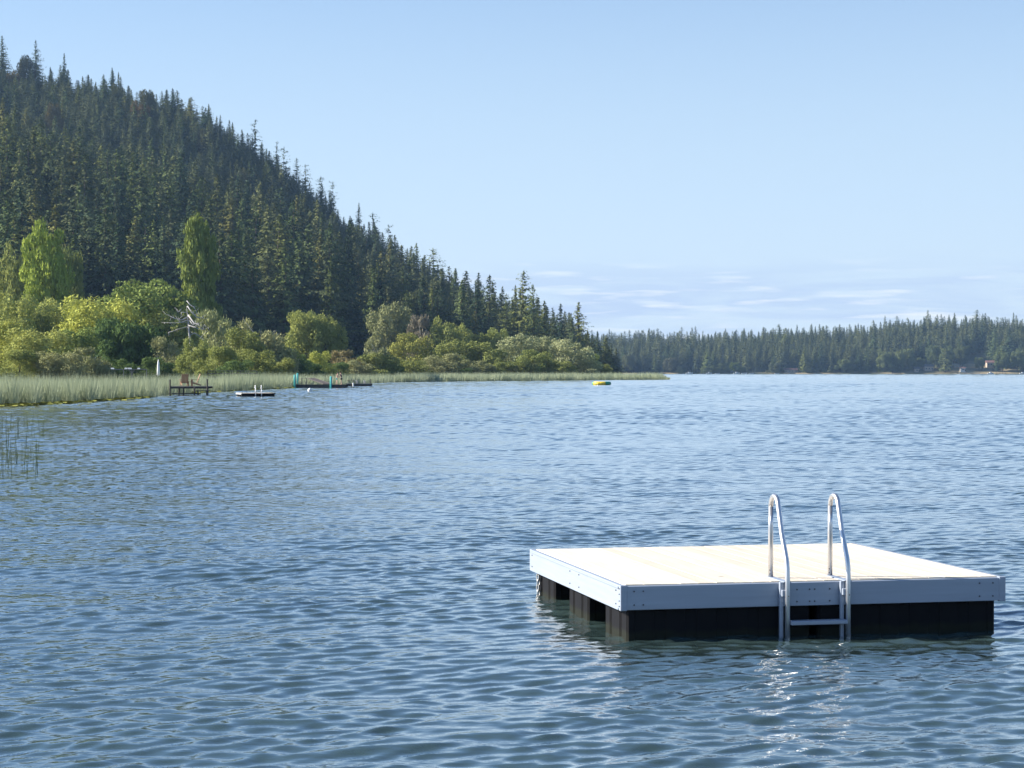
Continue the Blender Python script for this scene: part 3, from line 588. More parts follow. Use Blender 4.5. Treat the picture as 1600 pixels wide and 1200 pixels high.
# ------------------------------------------------------------------ broadleaf trees and shrubs along the shore
G_YEL, G_FRESH, G_MID, G_DARK, G_OLIVE, G_PALE, G_GREY, G_BROWN = (.46, .49, .13), (.38, .41, .14), (.25, .31, .10), (.16, .23, .085), (.29, .32, .11), (.46, .48, .28), (.33, .34, .18), (.33, .28, .15)
SHRUBS = [  # px, top row, width px, distance, kind, tint, label
    (71, 346, 76, 385, 'column', (.30, .37, .08), 'column-shaped poplar with bright green left side, the one nearer the left edge'),
    (311, 327, 66, 400, 'column', (.26, .31, .09), 'taller column-shaped poplar rising behind the bleached dead tree'),
    (22, 372, 62, 400, 'round', G_OLIVE, 'dark olive broadleaf tree left of the left poplar'),
    (104, 362, 52, 408, 'round', G_OLIVE, 'olive broadleaf tree peeking out right of the left poplar'),
    (222, 432, 150, 350, 'round', G_MID, 'wide mid-green broadleaf tree between the two poplars'),
    (268, 470, 90, 345, 'round', G_FRESH, 'fresh green tree left of the bleached dead branches'),
    (158, 452, 128, 318, 'fluffy', G_YEL, 'bright yellow-green willow crown, brightest on the left shore'),
    (205, 492, 118, 290, 'weeping', G_DARK, 'dark green weeping willow in front of the yellow-green one'),
    (95, 462, 90, 330, 'round', G_FRESH, 'light green tree between the left poplar and the yellow willow'),
    (16, 456, 96, 300, 'bush', G_FRESH, 'yellowish green bush under the left poplar at the left edge'),
    (52, 470, 80, 310, 'round', G_OLIVE, 'olive tree at the foot of the left poplar'),
    (8, 500, 90, 262, 'fluffy', (.48, .50, .14), 'bright fluffy willow bush touching the left edge of the picture'),
    (62, 506, 110, 255, 'fluffy', (.46, .48, .16), 'broad fluffy willow bush, second from the left edge'),
    (112, 512, 90, 268, 'bush', G_MID, 'green bush left of the dark weeping willow'),
    (30, 545, 80, 225, 'fluffy', G_FRESH, 'low olive bush behind the reeds near the left edge'),
    (92, 545, 80, 225, 'fluffy', G_GREY, 'low greyish willow bush behind the reeds'),
    (142, 540, 70, 245, 'twiggy', G_GREY, 'greyish sparse shrub left of the weeping willow'),
    (228, 506, 56, 300, 'bush', G_YEL, 'small bright yellow-green bush right of the weeping willow'),
    (264, 522, 66, 285, 'twiggy', G_GREY, 'grey-brown twiggy shrub below the dead tree'),
    (303, 526, 50, 280, 'fluffy', G_FRESH, 'small light green willow bush under the bleached branches'),
    (343, 540, 66, 275, 'fluffy', G_FRESH, 'rounded light green bush above the dark boardwalk'),
    (345, 478, 90, 330, 'twiggy', (.30, .33, .17), 'feathery grey-green tree right of the bleached dead tree'),
    (382, 505, 70, 320, 'bush', G_OLIVE, 'olive shrub behind the boardwalk'),
    (408, 492, 96, 325, 'twiggy', G_GREY, 'large grey-brown twiggy shrub in the middle of the left shore'),
    (398, 545, 70, 285, 'bush', G_OLIVE, 'low olive bush above the right end of the boardwalk'),
    (432, 556, 56, 290, 'fluffy', G_OLIVE, 'low pale olive bush left of the turquoise posts'),
    (450, 540, 60, 330, 'bush', G_DARK, 'dark shrub behind the turquoise posts'),
    (478, 474, 38, 420, 'round', G_FRESH, 'small bright green tree standing out before the dark firs'),
    (508, 492, 48, 420, 'round', G_OLIVE, 'olive tree right of the small bright green tree'),
    (497, 548, 44, 350, 'bush', G_YEL, 'small yellow-green bush behind the turquoise-post dock'),
    (480, 562, 50, 345, 'bush', G_DARK, 'low dark bush behind the dock gangway'),
    (542, 545, 66, 385, 'twiggy', G_BROWN, 'olive-brown twiggy shrub above the two people'),
    (590, 528, 50, 430, 'twiggy', G_GREY, 'pointed grey shrub right of the people'),
    (590, 552, 76, 395, 'bush', G_OLIVE, 'broad low olive bush right of the docks'),
    (560, 562, 50, 380, 'bush', G_GREY, 'low greyish bush above the second dock'),
    (645, 520, 66, 470, 'bush', (.38, .38, .12), 'yellowish green rounded bush, tallest right of the docks'),
    (612, 470, 48, 560, 'round', G_GREY, 'pale grey-green tree rising before the dark firs'),
    (662, 488, 56, 545, 'twiggy', (.27, .24, .19), 'purplish grey leafless-looking tree before the firs'),
    (694, 492, 44, 545, 'round', G_OLIVE, 'olive tree right of the purplish grey one'),
    (640, 562, 60, 440, 'bush', G_OLIVE, 'low olive bush along the reeds below the yellowish rounded bush'),
    (690, 552, 70, 455, 'bush', G_GREY, 'grey-olive rounded shrub above the middle of the reed strip'),
    (716, 527, 66, 500, 'bush', G_OLIVE, 'olive bush behind the grey-olive rounded shrub'),
    (722, 503, 42, 560, 'round', G_FRESH, 'small green tree at the foot of the firs above the shrubs'),
    (757, 512, 40, 560, 'round', G_OLIVE, 'small olive tree left of the pale silvery bushes'),
    (778, 510, 40, 560, 'round', G_FRESH, 'small light tree just left of the pale silvery bushes'),
    (755, 534, 76, 500, 'bush', G_OLIVE, 'wide olive bush left of the pale silvery bushes'),
    (742, 560, 60, 475, 'bush', G_GREY, 'low greyish bush below the wide olive bush'),
    (812, 518, 76, 520, 'bush', G_PALE, 'pale silvery bush, larger left one of the pair on the point'),
    (852, 526, 60, 530, 'bush', G_PALE, 'small pale silvery bush between the two larger ones'),
    (890, 530, 80, 520, 'bush', G_PALE, 'pale silvery bush, right one of the pair on the point'),
    (836, 546, 52, 495, 'bush', G_FRESH, 'green bush in front of the pale silvery bushes'),
    (800, 556, 66, 490, 'bush', G_OLIVE, 'low olive bush below the left pale silvery bush'),
    (872, 560, 52, 495, 'bush', G_OLIVE, 'low olive bush below the right pale silvery bush'),
    (918, 552, 56, 530, 'bush', G_MID, 'green bush on the tip of the point right of the pale bushes'),
    (938, 568, 36, 525, 'bush', G_OLIVE, 'last small bush at the right end of the point'),
    (770, 566, 46, 482, 'bush', G_OLIVE, 'small low bush at the back of the reed strip'),
    (712, 570, 50, 462, 'bush', G_DARK, 'small dark bush at the back of the reed strip'),
    (612, 570, 44, 420, 'bush', G_DARK, 'small dark bush right of the second dock'),
    (525, 566, 44, 360, 'bush', G_DARK, 'small dark bush right behind the two people'),
    (370, 562, 60, 268, 'bush', G_DARK, 'low dark shrub right behind the boardwalk'),
    (245, 558, 60, 258, 'bush', G_DARK, 'low dark shrub behind the white furled umbrella'),
    (180, 556, 70, 250, 'bush', G_DARK, 'low dark shrub behind the grey timber frame'),
    # rounded trees scattered on the hill
    (218, 155, 34, 1085, 'round', (.17, .115, .045), 'round rusty-brown tree high on the hillside'),
    (322, 196, 30, 1060, 'round', (.085, .09, .05), 'round dull green tree right of the rusty-brown one on the hill'),
    (40, 84, 22, 1130, 'round', (.08, .085, .05), 'rounded tree on the crest between the two leftmost conifers'),
    (186, 132, 18, 1110, 'round', (.11, .12, .05), 'small yellowish round tree just under the crest'),
    # lighter trees along the foot of the far ridge
    (982, 550, 22, 2036, 'round', (.17, .18, .09), 'pale green tree at the left end of the far shore'),
    (1048, 556, 22, 2036, 'round', (.15, .15, .09), 'pale tree on the far shore, second from the left end'),
    (1062, 572, 12, 2034, 'bush', (.24, .24, .10), 'small yellowish bush on the far shoreline'),
    (1110, 570, 30, 2036, 'bush', (.18, .21, .09), 'green shrub on the far shore behind the boats'),
    (1128, 566, 26, 2040, 'bush', (.17, .20, .09), 'taller green shrub on the far shore behind the boats'),
    (1148, 564, 16, 2034, 'round', (.15, .19, .06), 'bright green tree on the far shore'),
    (1160, 573, 12, 2033, 'round', (.16, .19, .07), 'small bright tree beside the taller one on the far shore'),
    (1210, 567, 22, 2036, 'bush', (.12, .14, .09), 'grey-green bush left of the red-roofed cabin'),
    (1244, 545, 22, 2060, 'round', (.14, .16, .07), 'tall light tree behind the red-roofed cabin'),
    (1262, 572, 14, 2034, 'bush', (.15, .17, .08), 'small bush right of the red-roofed cabin'),
    (1318, 560, 26, 2036, 'round', (.17, .20, .09), 'green tree midway along the far shore'),
    (1382, 546, 24, 2040, 'round', (.17, .20, .09), 'rounded tree on the far shore left of the tan house'),
    (1406, 545, 18, 2040, 'round', (.18, .21, .09), 'narrow light tree right next to a rounded one on the far shore'),
    (1420, 540, 22, 2050, 'round', (.18, .21, .09), 'tall light tree close to the tan house on the far shore'),
    (1460, 538, 26, 2060, 'round', (.14, .17, .08), 'dark rounded tree above the tan house'),
    (1478, 540, 24, 2050, 'round', (.17, .20, .09), 'rounded tree left of the white house on the far shore'),
    (1500, 538, 24, 2062, 'round', (.12, .14, .06), 'light tree above the white house on the far shore'),
    (1530, 556, 16, 2048, 'round', (.14, .17, .08), 'lone tree on the dry clearing of the far shore'),
    (1566, 550, 26, 2044, 'round', (.16, .19, .08), 'green tree right of the dry clearing'),
    (1590, 545, 24, 2044, 'round', (.17, .20, .09), 'rounded tree at the right edge of the far shore'),
]
_g = random.Random(77)
for _ in range(22):                                             # broadleaf trees mixed into the hillside forest
    q = _g.uniform(10, 760); d_ = float(foot_D(q)) + (float(crest_D(q)) - float(foot_D(q))) * _g.uniform(.02, .97)
    zz = float(land_h(np.array(q), np.array(d_))) + _g.uniform(19, 29)
    SHRUBS.append((q, HOR - (zz - CAM_H) / d_ * F_PX, _g.uniform(30, 44) * 800 / d_, d_, 'round', _g.choice([(.13, .13, .06), (.10, .12, .06), (.15, .125, .06), (.12, .14, .08)]), 'rounded dull olive broadleaf tree mixed in among the conifers of the hillside'))
_g = random.Random(31)
for _ in range(46):
    q = _g.uniform(968, 1605); d_ = _g.uniform(2038, 2150)
    if any(abs(q - hp) < hw_ + 2 and d_ < hd_ + 9 for hp, hw_, hd_ in HOUSE_CLEAR): continue
    zz = float(ridge_h(np.array(q), np.array(d_))) + _g.uniform(10, 19)
    SHRUBS.append((q, HOR - (zz - CAM_H) / d_ * F_PX, _g.uniform(13, 22), d_, 'round', _g.choice([(.17, .19, .09), (.14, .17, .07), (.20, .20, .11), (.12, .15, .07)]), 'rounded lighter tree mixed in among the conifers of the far ridge'))
NAMEK = {'round': 'broadleaf_tree', 'bush': 'shrub', 'fluffy': 'willow_shrub', 'weeping': 'weeping_willow', 'twiggy': 'sparse_shrub', 'column': 'poplar_tree'}
for k, (px, py, w, D, kind, tint, lb) in enumerate(SHRUBS):
    x = X_at(px, D)
    far = D > 1500
    z0 = float(ridge_h(np.array(px), np.array(D))) if far else float(land_h(np.array(px), np.array(D)))
    z0 = max(z0, .05) - .1; H = max(1.5, Z_at(py, D) - z0); W = w / F_PX * D
    if kind == 'round' and 600 < D < 1500: W = max(W, .34 * H)
    if kind == 'column': W *= 1.25
    elif not far: W = max(W * 1.1, .62 * H if px > 440 and D < 900 else 0)
    v = BL[kind][k % len(BL[kind])]
    cat = 'shrub' if kind in ('bush', 'fluffy', 'twiggy') else 'tree'
    sc_ = 1.12 if kind != 'column' else 1.0
    gr = 'trees on the far shore' if far else 'trees and shrubs along the left shore'
    place_tree(NAMEK[kind], v, (x, D, z0), W * sc_, W * sc_, H, k * 2.1, lb, cat, gr, tint)

# bleached dead tree before the right poplar
def dead_tree():
    D = 300.0; g = random.Random(5); z0 = .4
    t = empty('dead_tree', (X_at(296, D), D, z0)); tag(t, 'bleached dead tree with bare white branches in front of the right poplar', 'tree')
    s = D / F_PX
    def P(px, py, dy=0): return Vector(((px - 296) * s, dy, Z_at(py, D) - z0))
    MB().tube([Vector((0, 0, -.5)), P(298, 545), P(295, 512), P(293, 494, .2), P(291, 478, .3)], [.22, .18, .13, .07, .02], 8).build('trunk', M['grey_bark'], t, True)
    for (a, b, c, d, r) in [((293, 478), (300, 488), (308, 496), (325, 498), .12), ((294, 492), (304, 505), (312, 507), (318, 516), .13), ((294, 495), (284, 500), (274, 498), (262, 492), .10), ((294, 500), (286, 503), (276, 505), (254, 504), .08),
                            ((295, 510), (280, 514), (268, 518), (262, 520), .05), ((292, 470), (297, 476), (304, 480), (310, 492), .09), ((294, 508), (306, 512), (318, 515), (328, 511), .09), ((293, 488), (285, 488), (279, 487), (272, 480), .05), ((296, 500), (300, 505), (303, 508), (314, 503), .10), ((295, 525), (304, 520), (318, 530), (322, 545), .07)]:
        dy = g.uniform(-1.2, .6)
        br = MB().tube([P(*a), P(*b, dy * .4), P(*c, dy * .8), P(*d, dy)], [r, r * .8, r * .6, r * .2], 6).build('branch', M['bleached'], t, True)
        for _ in range(5):
            f = g.uniform(.1, .95); st = P(*b, dy * .4).lerp(P(*c, dy * .8), f * 2) if f < .5 else P(*c, dy * .8).lerp(P(*d, dy), f * 2 - 1)
            e = st + Vector((g.uniform(-1.1, 1.1), g.uniform(-.6, .6), g.uniform(-.7, 1.0)))
            MB().tube([st, st.lerp(e, .5) + Vector((0, 0, g.uniform(-.15, .15))), e], [.045, .032, .012], 5).build('twig', M['grey_bark'], br, True)
dead_tree()

# ------------------------------------------------------------------ reeds and lily pads
def reeds():
    V = []
    g = np.random.default_rng(3)
    def strip(n, p0, p1, back, h, wd):
        u = g.random(n); px = p0 + (p1 - p0) * u
        d0 = shore_D(px) + 1.5 * np.sin(px * .21) + 1.0 * np.sin(px * .083)
        D = d0 + back * g.random(n) ** 1.25
        x = (px - 800) / F_PX * D; hh = h * g.uniform(.5, 1.12, n) * (1 + .16 * np.sin(x * .9 + .3 * D) * np.sin(D * .5) + .10 * np.sin(x * 2.7) * np.sin(D * 1.3)); hh *= np.clip((1048 - px) / 14, .35, 1)
        lean = g.normal(0, .18, (n, 2)) * hh[:, None]; w = wd * g.uniform(.6, 1.3, n); a = g.uniform(0, 3.14, n)
        ox, oy = np.cos(a) * w, np.sin(a) * w
        z0 = np.full(n, -.25)
        b1 = np.stack([x - ox, D - oy, z0], 1); b2 = np.stack([x + ox, D + oy, z0], 1)
        tp = np.stack([x + lean[:, 0], D + lean[:, 1], hh], 1)
        V.append(np.stack([b1, b2, tp], 1).reshape(-1, 3))
    strip(26000, -60, 345, 22, 1.65, .022)
    strip(9000, 345, 462, 26, 1.75, .03)
    strip(9000, 455, 640, 24, 1.6, .045)
    strip(26000, 620, 1047, 26, 1.75, .06)
    me = mesh_from_quads('reed_bed', np.concatenate(V), M['reed'], tri=True)
    tag(link('reed_bed', me), 'pale green bulrush reeds growing along the left shoreline', kind='stuff')
reeds()
def lily_pads():
    b = MB(); g = random.Random(4)
    for i in range(760):
        px = g.uniform(-60, 235) if i < 620 else g.uniform(300, 460)
        D = float(shore_D(px)) - abs(g.gauss(0, 3.0)) + 1.2; x = X_at(px, D); r = g.uniform(.12, .26); a0 = g.uniform(0, 6.28); tl = g.uniform(-.25, .35)
        n = 9; z = .05 + g.uniform(0, .07)
        b.add([(x + r * math.cos(a0 + k * 5.9 / (n - 1)), D + r * math.sin(a0 + k * 5.9 / (n - 1)), z - tl * r * math.sin(a0 + k * 5.9 / (n - 1))) for k in range(n)] + [(x, D, z)], [(k, k + 1, n) for k in range(n - 1)])
    o = b.build('lily_pads', M['lily']); tag(o, 'yellow-green lily pads floating along the front of the reeds', kind='stuff')
lily_pads()
stem_mesh = [MB().tube([(0, 0, -.3), (lx * .4, 0, .5), (lx, ly, 1.0)], [.016, .012, .005], 5).mesh('stem_%d' % i, M['dark_reed']) for i, (lx, ly) in enumerate([(.02, 0), (-.05, .02), (.10, -.03), (-.12, 0)])]
def clump(px0, px1, y0, y1, n, hpx, label, seed):
    g = random.Random(seed); Dc = Dw((y0 + y1) / 2); t = empty('bulrush_clump', (X_at((px0 + px1) / 2, Dc), Dc, 0)); tag(t, label, 'reeds')
    for i in range(n):
        D = Dw(g.uniform(y0, y1)); px = px0 + (px1 - px0) * g.random() ** 1.5; o = link('stem', stem_mesh[g.randrange(4)], t)
        o.location = (X_at(px, D) - t.location.x, D - Dc, 0); h = hpx * g.uniform(.6, 1.2); o.scale = (h, h, h); o.rotation_euler.z = g.uniform(0, 6.28)
clump(-20, 62, 716, 748, 40, .38, 'nearest sparse bulrush stems in the water at the left edge', 1)
clump(-30, 66, 690, 718, 40, .36, 'sparse bulrush stems at the left edge, just behind the nearest ones', 2)
clump(-30, 72, 655, 685, 50, .42, 'thin bulrush stems in open water at the left edge, in front of the reed bed', 3)

# ------------------------------------------------------------------ the big swim float
def ring_bolt(parent, spots, nrm, r=.006):
    """small bolt heads: spots in parent's space, each its own piece"""
    q = Vector((0, 0, 1)).rotation_difference(Vector(nrm)).to_matrix()
    me = MB().lathe([(r, 0), (r, .004), (r * .6, .006)], 8).mesh('bolt', M['bolt'])
    for s in spots:
        o = link('bolt', me, parent); o.location = s; o.rotation_euler = q.to_euler()
def swim_float(name, loc, yaw, S, label, deck_z, fas, n_pl, lad_x, fascia_mat, detail=True):
    """origin = front-left corner at water level; x along the front edge, y to the back"""
    t = empty(name, loc, yaw); tag(t, label, 'swim float', 'swim floats')
    pw = (S - .088) / n_pl; top = deck_z
    deck = empty('deck', (0, 0, 0)); deck.parent = t
    g = random.Random(2)
    meshes = [MB().box((0, 0, 0), (pw - .004, S - .088, .036)).mesh('plank_%d' % i, M['plank'], bevel=.0012) for i in range(3)]
    for i in range(n_pl):
        o = link('plank', meshes[i % 3], deck); o.location = (.044 + pw * (i + .5), S / 2 + g.uniform(-.002, .002), top - .018 + g.uniform(-.0015, .0015))
        o.rotation_euler.z = math.pi if g.random() < .5 else 0
    zf = top - .008 - fas / 2                                    # fascia boards wrap the plank ends
    h2 = fas
    for (nm, c, sz) in [('fascia_board', (S / 2, .020, zf), (S - .004, .040, h2)), ('fascia_board', (S / 2, S - .020, zf), (S - .004, .040, h2)),
                        ('fascia_board', (.018, S / 2, zf + .002), (.044, S - .084, h2 + .006)), ('fascia_board', (S - .018, S / 2, zf + .002), (.044, S - .084, h2 + .006))]:
        fb = MB().box(c, sz).build(nm, fascia_mat, t, bevel=.004)
        if detail and c[1] == .020:
            ring_bolt(fb, [(x, -.001, zf + dz) for x in (.10, .17, S - .10, S - .21) for dz in (-.05, .05)] + [(lad_x + dx, -.001, zf + dz) for dx in (.10, .20, .24, .36) for dz in (-.055, .035)], (0, -1, 0))
        if detail and c[0] == .018:
            ring_bolt(fb, [(-.005, y, zf + dz) for y in (.12, 1.25, 1.55, S - .1) for dz in (-.05, .05)], (-1, 0, 0))
            for dz in (-h2 / 2 + .006, h2 / 2 - .012):
                MB().box((-.008, S / 2, zf + dz), (.010, S - .09, .014)).build('edge_lip', fascia_mat, fb, bevel=.002)
    for cx, cy in ((.021, .021), (S - .021, .021), (.021, S - .021), (S - .021, S - .021)):
        cp = MB().box((cx, cy, zf + .001), (.052, .052, h2 + .012)).build('corner_post', fascia_mat, t, bevel=.004)
        if detail and cy < 1: ring_bolt(cp, [(cx - .027 if cx < 1 else cx + .027, cy, zf + dz) for dz in (-.06, -.02, .03, .07)], (-1 if cx < 1 else 1, 0, 0), .005)
    # black pontoons under the deck, running along the front edge; ribbed ends
    zb, zt = -.25, top - .008 - fas + .012
    hgt = zt - zb; wid = .62
    for (y0) in ((.05, (S - wid) / 2, S - wid - .05)):
        pt = empty('pontoon', (0, 0, 0)); pt.parent = t
        for (xa, xb) in ((.075, S / 2 - .004), (S / 2 + .004, S - .075)):
            MB().box(((xa + xb) / 2, y0 + wid / 2, zb + hgt / 2), (xb - xa - .05, wid - .03, hgt - .02)).build('drum', M['black_plastic'], pt, bevel=.02)
            nrib = 6
            for k in range(nrib):                                 # raised ribs along the long sides
                xr = xa + .12 + (xb - xa - .24) * k / (nrib - 1)
                MB().box((xr, y0 + wid / 2, zb + hgt / 2), (.17, wid - .018, hgt - .012)).build('rib', M['black_plastic'], pt, bevel=.012)
        for xe, sg in ((.075, -1), (S - .075, 1)):                # three raised panels on each end
            for (ya, yb) in ((0, .155), (.195, .435), (.475, .62)):
                MB().box((xe - sg * .02, y0 + (ya + yb) / 2, zb + hgt / 2), (.075, yb - ya, hgt)).build('end_panel', M['black_plastic'], pt, bevel=.016)
    # ladder
    ld = empty('ladder', (lad_x, 0, top)); ld.parent = t
    for xo in (0, .48):
        pts = [(xo, .30, .0), (xo, .30, .40), (xo, .298, .545)]
        r_ = .085
        for k in range(7):
            a = math.pi * (k / 6) * .93
            pts.append((xo, .298 - r_ + r_ * math.cos(a), .545 + r_ * math.sin(a)))
        pts += [(xo, .055, .36), (xo, -.048, .17), (xo, -.068, .10), (xo, -.072, .02), (xo, -.072, -.75)]
        MB().tube(pts, .019, 12).build('rail', M['alu_tube'], ld, True)
        MB().box((xo - .0, .13, .004), (.058, .40, .008)).build('mounting_plate', M['alu'], ld, bevel=.002)
        MB().box((xo - .035, -.030, -.30), (.028, .028, .60)).build('bracket_bar', M['alu'], ld, bevel=.003)
        MB().box((xo - .015, -.052, -.08), (.05, .030, .05)).build('clamp', M['alu'], ld, bevel=.003)
        if detail: ring_bolt(ld, [(xo - .015, .30 - .021, .03), (xo - .015, .30 - .021, .06), (xo, -.092, -.1)], (0, -1, 0), .005)
    for zs in (-.30, -.56):
        MB().box((.24, -.072, zs), (.445, .085, .030)).build('step', M['alu'], ld, bevel=.004)
    return t
S_BIG = 3.05; yaw_big = R(12.08); fl = Vector((.801, 14.435, 0))
big = swim_float('swim_float', fl, yaw_big, S_BIG, 'large swim float with pale plank deck and metal ladder in the foreground', .404, .176, 21, 1.265, M['alu'])
def chain():
    me = None; b = MB(); n = 14
    pts = [(.024 * math.cos(2 * math.pi * k / n) * .62, 0, .024 * math.sin(2 * math.pi * k / n) * 1.25) for k in range(n)]
    b.tube(pts + [pts[0]], .0055, 6, cap=False); me = b.mesh('chain_link', M['chain'], True)
    c = empty('chain', (0.035, S_BIG - .16, .215)); c.parent = big
    for k in range(11):
        o = link('chain_link', me, c); o.location = (.004 * (-1) ** k, 0, -.046 * k); o.rotation_euler.z = R(90) * (k % 2) + R(25)
    MB().box((0.02, 0, .02), (.04, .05, .05)).build('chain_bracket', M['alu'], c, bevel=.004)
chain()

# distant swim float
Df2 = 157.0
small = swim_float('swim_float', (X_at(377, Df2), Df2, 0), R(17), 2.75, 'small distant swim float with low dark sides in front of the reeds', .27, .09, 19, 1.15, M['black_plastic'], False)
for ch in small.children:
    if ch.name.startswith('fascia_board') and ch.data.vertices[0].co.x < .2 and max(v.co.x for v in ch.data.vertices) < .2: ch.data.materials[0] = M['white']  # left fascia alone is coloured white to stand for its sunlit side

# ------------------------------------------------------------------ chair dock
def adirondack(loc, rz, label):
    t = empty('garden_chair', loc, rz); tag(t, label, 'chair', 'chairs on the old dock'); W_ = .56
    for i in range(5): MB().box((-.24 + i * .12, .0, 0), (.105, .02, .82), None).build('back_slat', M['chair_wood'], t)
    for ch in t.children: ch.location = (0, .24, .66); ch.rotation_euler.x = R(-22)
    for i in range(5): MB().box((0, -.28 + i * .105, .38 - i * .030), (W_, .09, .02)).build('seat_slat', M['chair_wood'], t)
    for s in (-1, 1):
        MB().box((s * .33, -.06, .58), (.12, .68, .025)).build('armrest', M['chair_wood'], t)
        MB().box((s * .30, -.32, .285), (.03, .10, .57)).build('leg', M['chair_wood'], t)
        MB().box((s * .27, .02, .20), (.03, .86, .10), Euler((R(-16), 0, 0)).to_matrix()).build('side_rail', M['chair_wood'], t)
    return t
def chair_dock():
    D = 168.0; x0, x1 = X_at(266, D), X_at(326, D); zt = Z_at(603.5, D); L = x1 - x0
    t = empty('wooden_dock', ((x0 + x1) / 2, D, 0)); tag(t, 'weathered wooden dock on posts carrying two garden chairs, at the edge of the reeds', 'dock')
    n = 18
    me = MB().box((0, 0, 0), (L / n - .015, 2.2, .05)).mesh('plank', M['grey_wood'])
    for i in range(n):
        o = link('plank', me, t); o.location = (-L / 2 + L / n * (i + .5), 1.1, zt - .025)
    MB().box((0, -.03, zt - .12), (L, .06, .16)).build('beam', M['dark_wood'], t); MB().box((0, 2.23, zt - .12), (L, .06, .16)).build('beam', M['dark_wood'], t)
    for (dx, top, y) in ((-L / 2, Z_at(593, D), -.1), (L / 2 - .1, Z_at(592.5, D), -.1), (-L / 2 + 1.15, zt - .05, -.1), (.45, zt - .05, -.1), (-L / 2 + .4, zt - .05, 2.1), (L / 2 - .4, zt - .05, 2.1), (.1, zt - .05, 2.1)):
        MB().tube([(dx, y, -.8), (dx, y, top)], .065, 8).build('post', M['dark_wood'], t)
    MB().box((L / 2 - .45, -.35, zt - .36), (1.15, .5, .05)).build('low_step', M['dark_wood'], t)
    for dx in (-.1, -.85): MB().box((L / 2 + dx, -.4, zt - .65), (.08, .3, .55)).build('step_post', M['dark_wood'], t)
    MB().box((-.25, -.12, .1), (L * .75, .06, .1)).build('cross_beam', M['dark_wood'], t)
    adirondack((X_at(285, D), D + 1.0, zt), R(200), 'left garden chair on the old dock, turned away with lit right edge')
    adirondack((X_at(303, D), D + .9, zt), R(-75), 'right garden chair on the old dock, facing left with bright slanted back')
    tb = empty('side_table', (X_at(294, D), D + 1.1, zt)); tag(tb, 'small low table between the two garden chairs', 'table')
    MB().box((0, 0, .42), (.42, .42, .03)).build('table_top', M['chair_wood'], tb)
    for sx in (-.16, .16):
        for sy in (-.16, .16): MB().box((sx, sy, .2), (.04, .04, .4)).build('leg', M['chair_wood'], tb)
chair_dock()
# timber frame, furled umbrella and boardwalk behind the reeds
def shore_bits():
    D = 186.0; z0 = .3
    t = empty('timber_frame', (X_at(205, D), D, z0)); tag(t, 'grey open timber frame with white rolled canvas behind the reeds', 'frame')
    s = D / F_PX; zt = Z_at(577.5, D) - z0
    for px in (193, 206, 229): MB().box(((px - 205) * s, 0, zt / 2 - .3), (.09, .09, zt + .5)).build('post', M['grey_wood'], t)
    MB().box(((202.5 - 205) * s, 0, zt + .02), (55 * s, .12, .08)).build('beam', M['grey_wood'], t)
    for sg in (-1, 1): MB().tube([((206 - 205) * s, -.02, zt - .35), ((206 - 205 + sg * 4.5) * s, -.02, zt)], .04, 6).build('brace', M['grey_wood'], t)
    for px, w in ((176, 5), (197, 4), (203, 6), (217, 4)): MB().tube([((px - 205) * s - w * s / 2, -.06, zt + .09), ((px - 205) * s + w * s / 2, -.06, zt + .08)], .075, 8).build('canvas_roll', M['white'], t)
    D = 184.0
    u = empty('patio_umbrella', (X_at(247.5, D), D, .3)); tag(u, 'closed white patio umbrella standing behind the reeds', 'umbrella')
    zt = Z_at(561.5, D) - .3
    MB().tube([(0, 0, -.3), (0, 0, zt - .1)], .03, 8).build('pole', M['grey_wood'], u)
    MB().lathe([(.05, zt - 1.55), (.15, zt - 1.45), (.13, zt - .9), (.09, zt - .35), (.03, zt)], 8).build('canopy', M['white'], u, True)
    D = 236.0
    w = empty('boardwalk', (X_at(363, D), D, 0)); tag(w, 'dark wooden boardwalk with handrail behind the reeds right of the chair dock', 'boardwalk')
    L = 78 / F_PX * D; zr = Z_at(579.5, D); zd = Z_at(588, D)
    n = 22; me = MB().box((0, 0, 0), (L / n - .015, 1.2, .05)).mesh('plank', M['dark_wood'])
    for i in range(n): o = link('plank', me, w); o.location = (-L / 2 + L / n * (i + .5), .6, zd)
    MB().box((0, 0, zr), (L, .10, .05)).build('handrail', M['grey_wood'], w); MB().box((0, .02, (zr + zd) / 2), (L, .05, .12)).build('middle_rail', M['dark_wood'], w)
    MB().box((0, -.02, zd - .12), (L, .06, .18)).build('beam', M['dark_wood'], w)
    for i in range(7): MB().box((-L / 2 + .06 + i * (L - .12) / 6, .02, zr / 2 - .4), (.09, .09, zr + .7)).build('post', M['dark_wood'], w)
shore_bits()

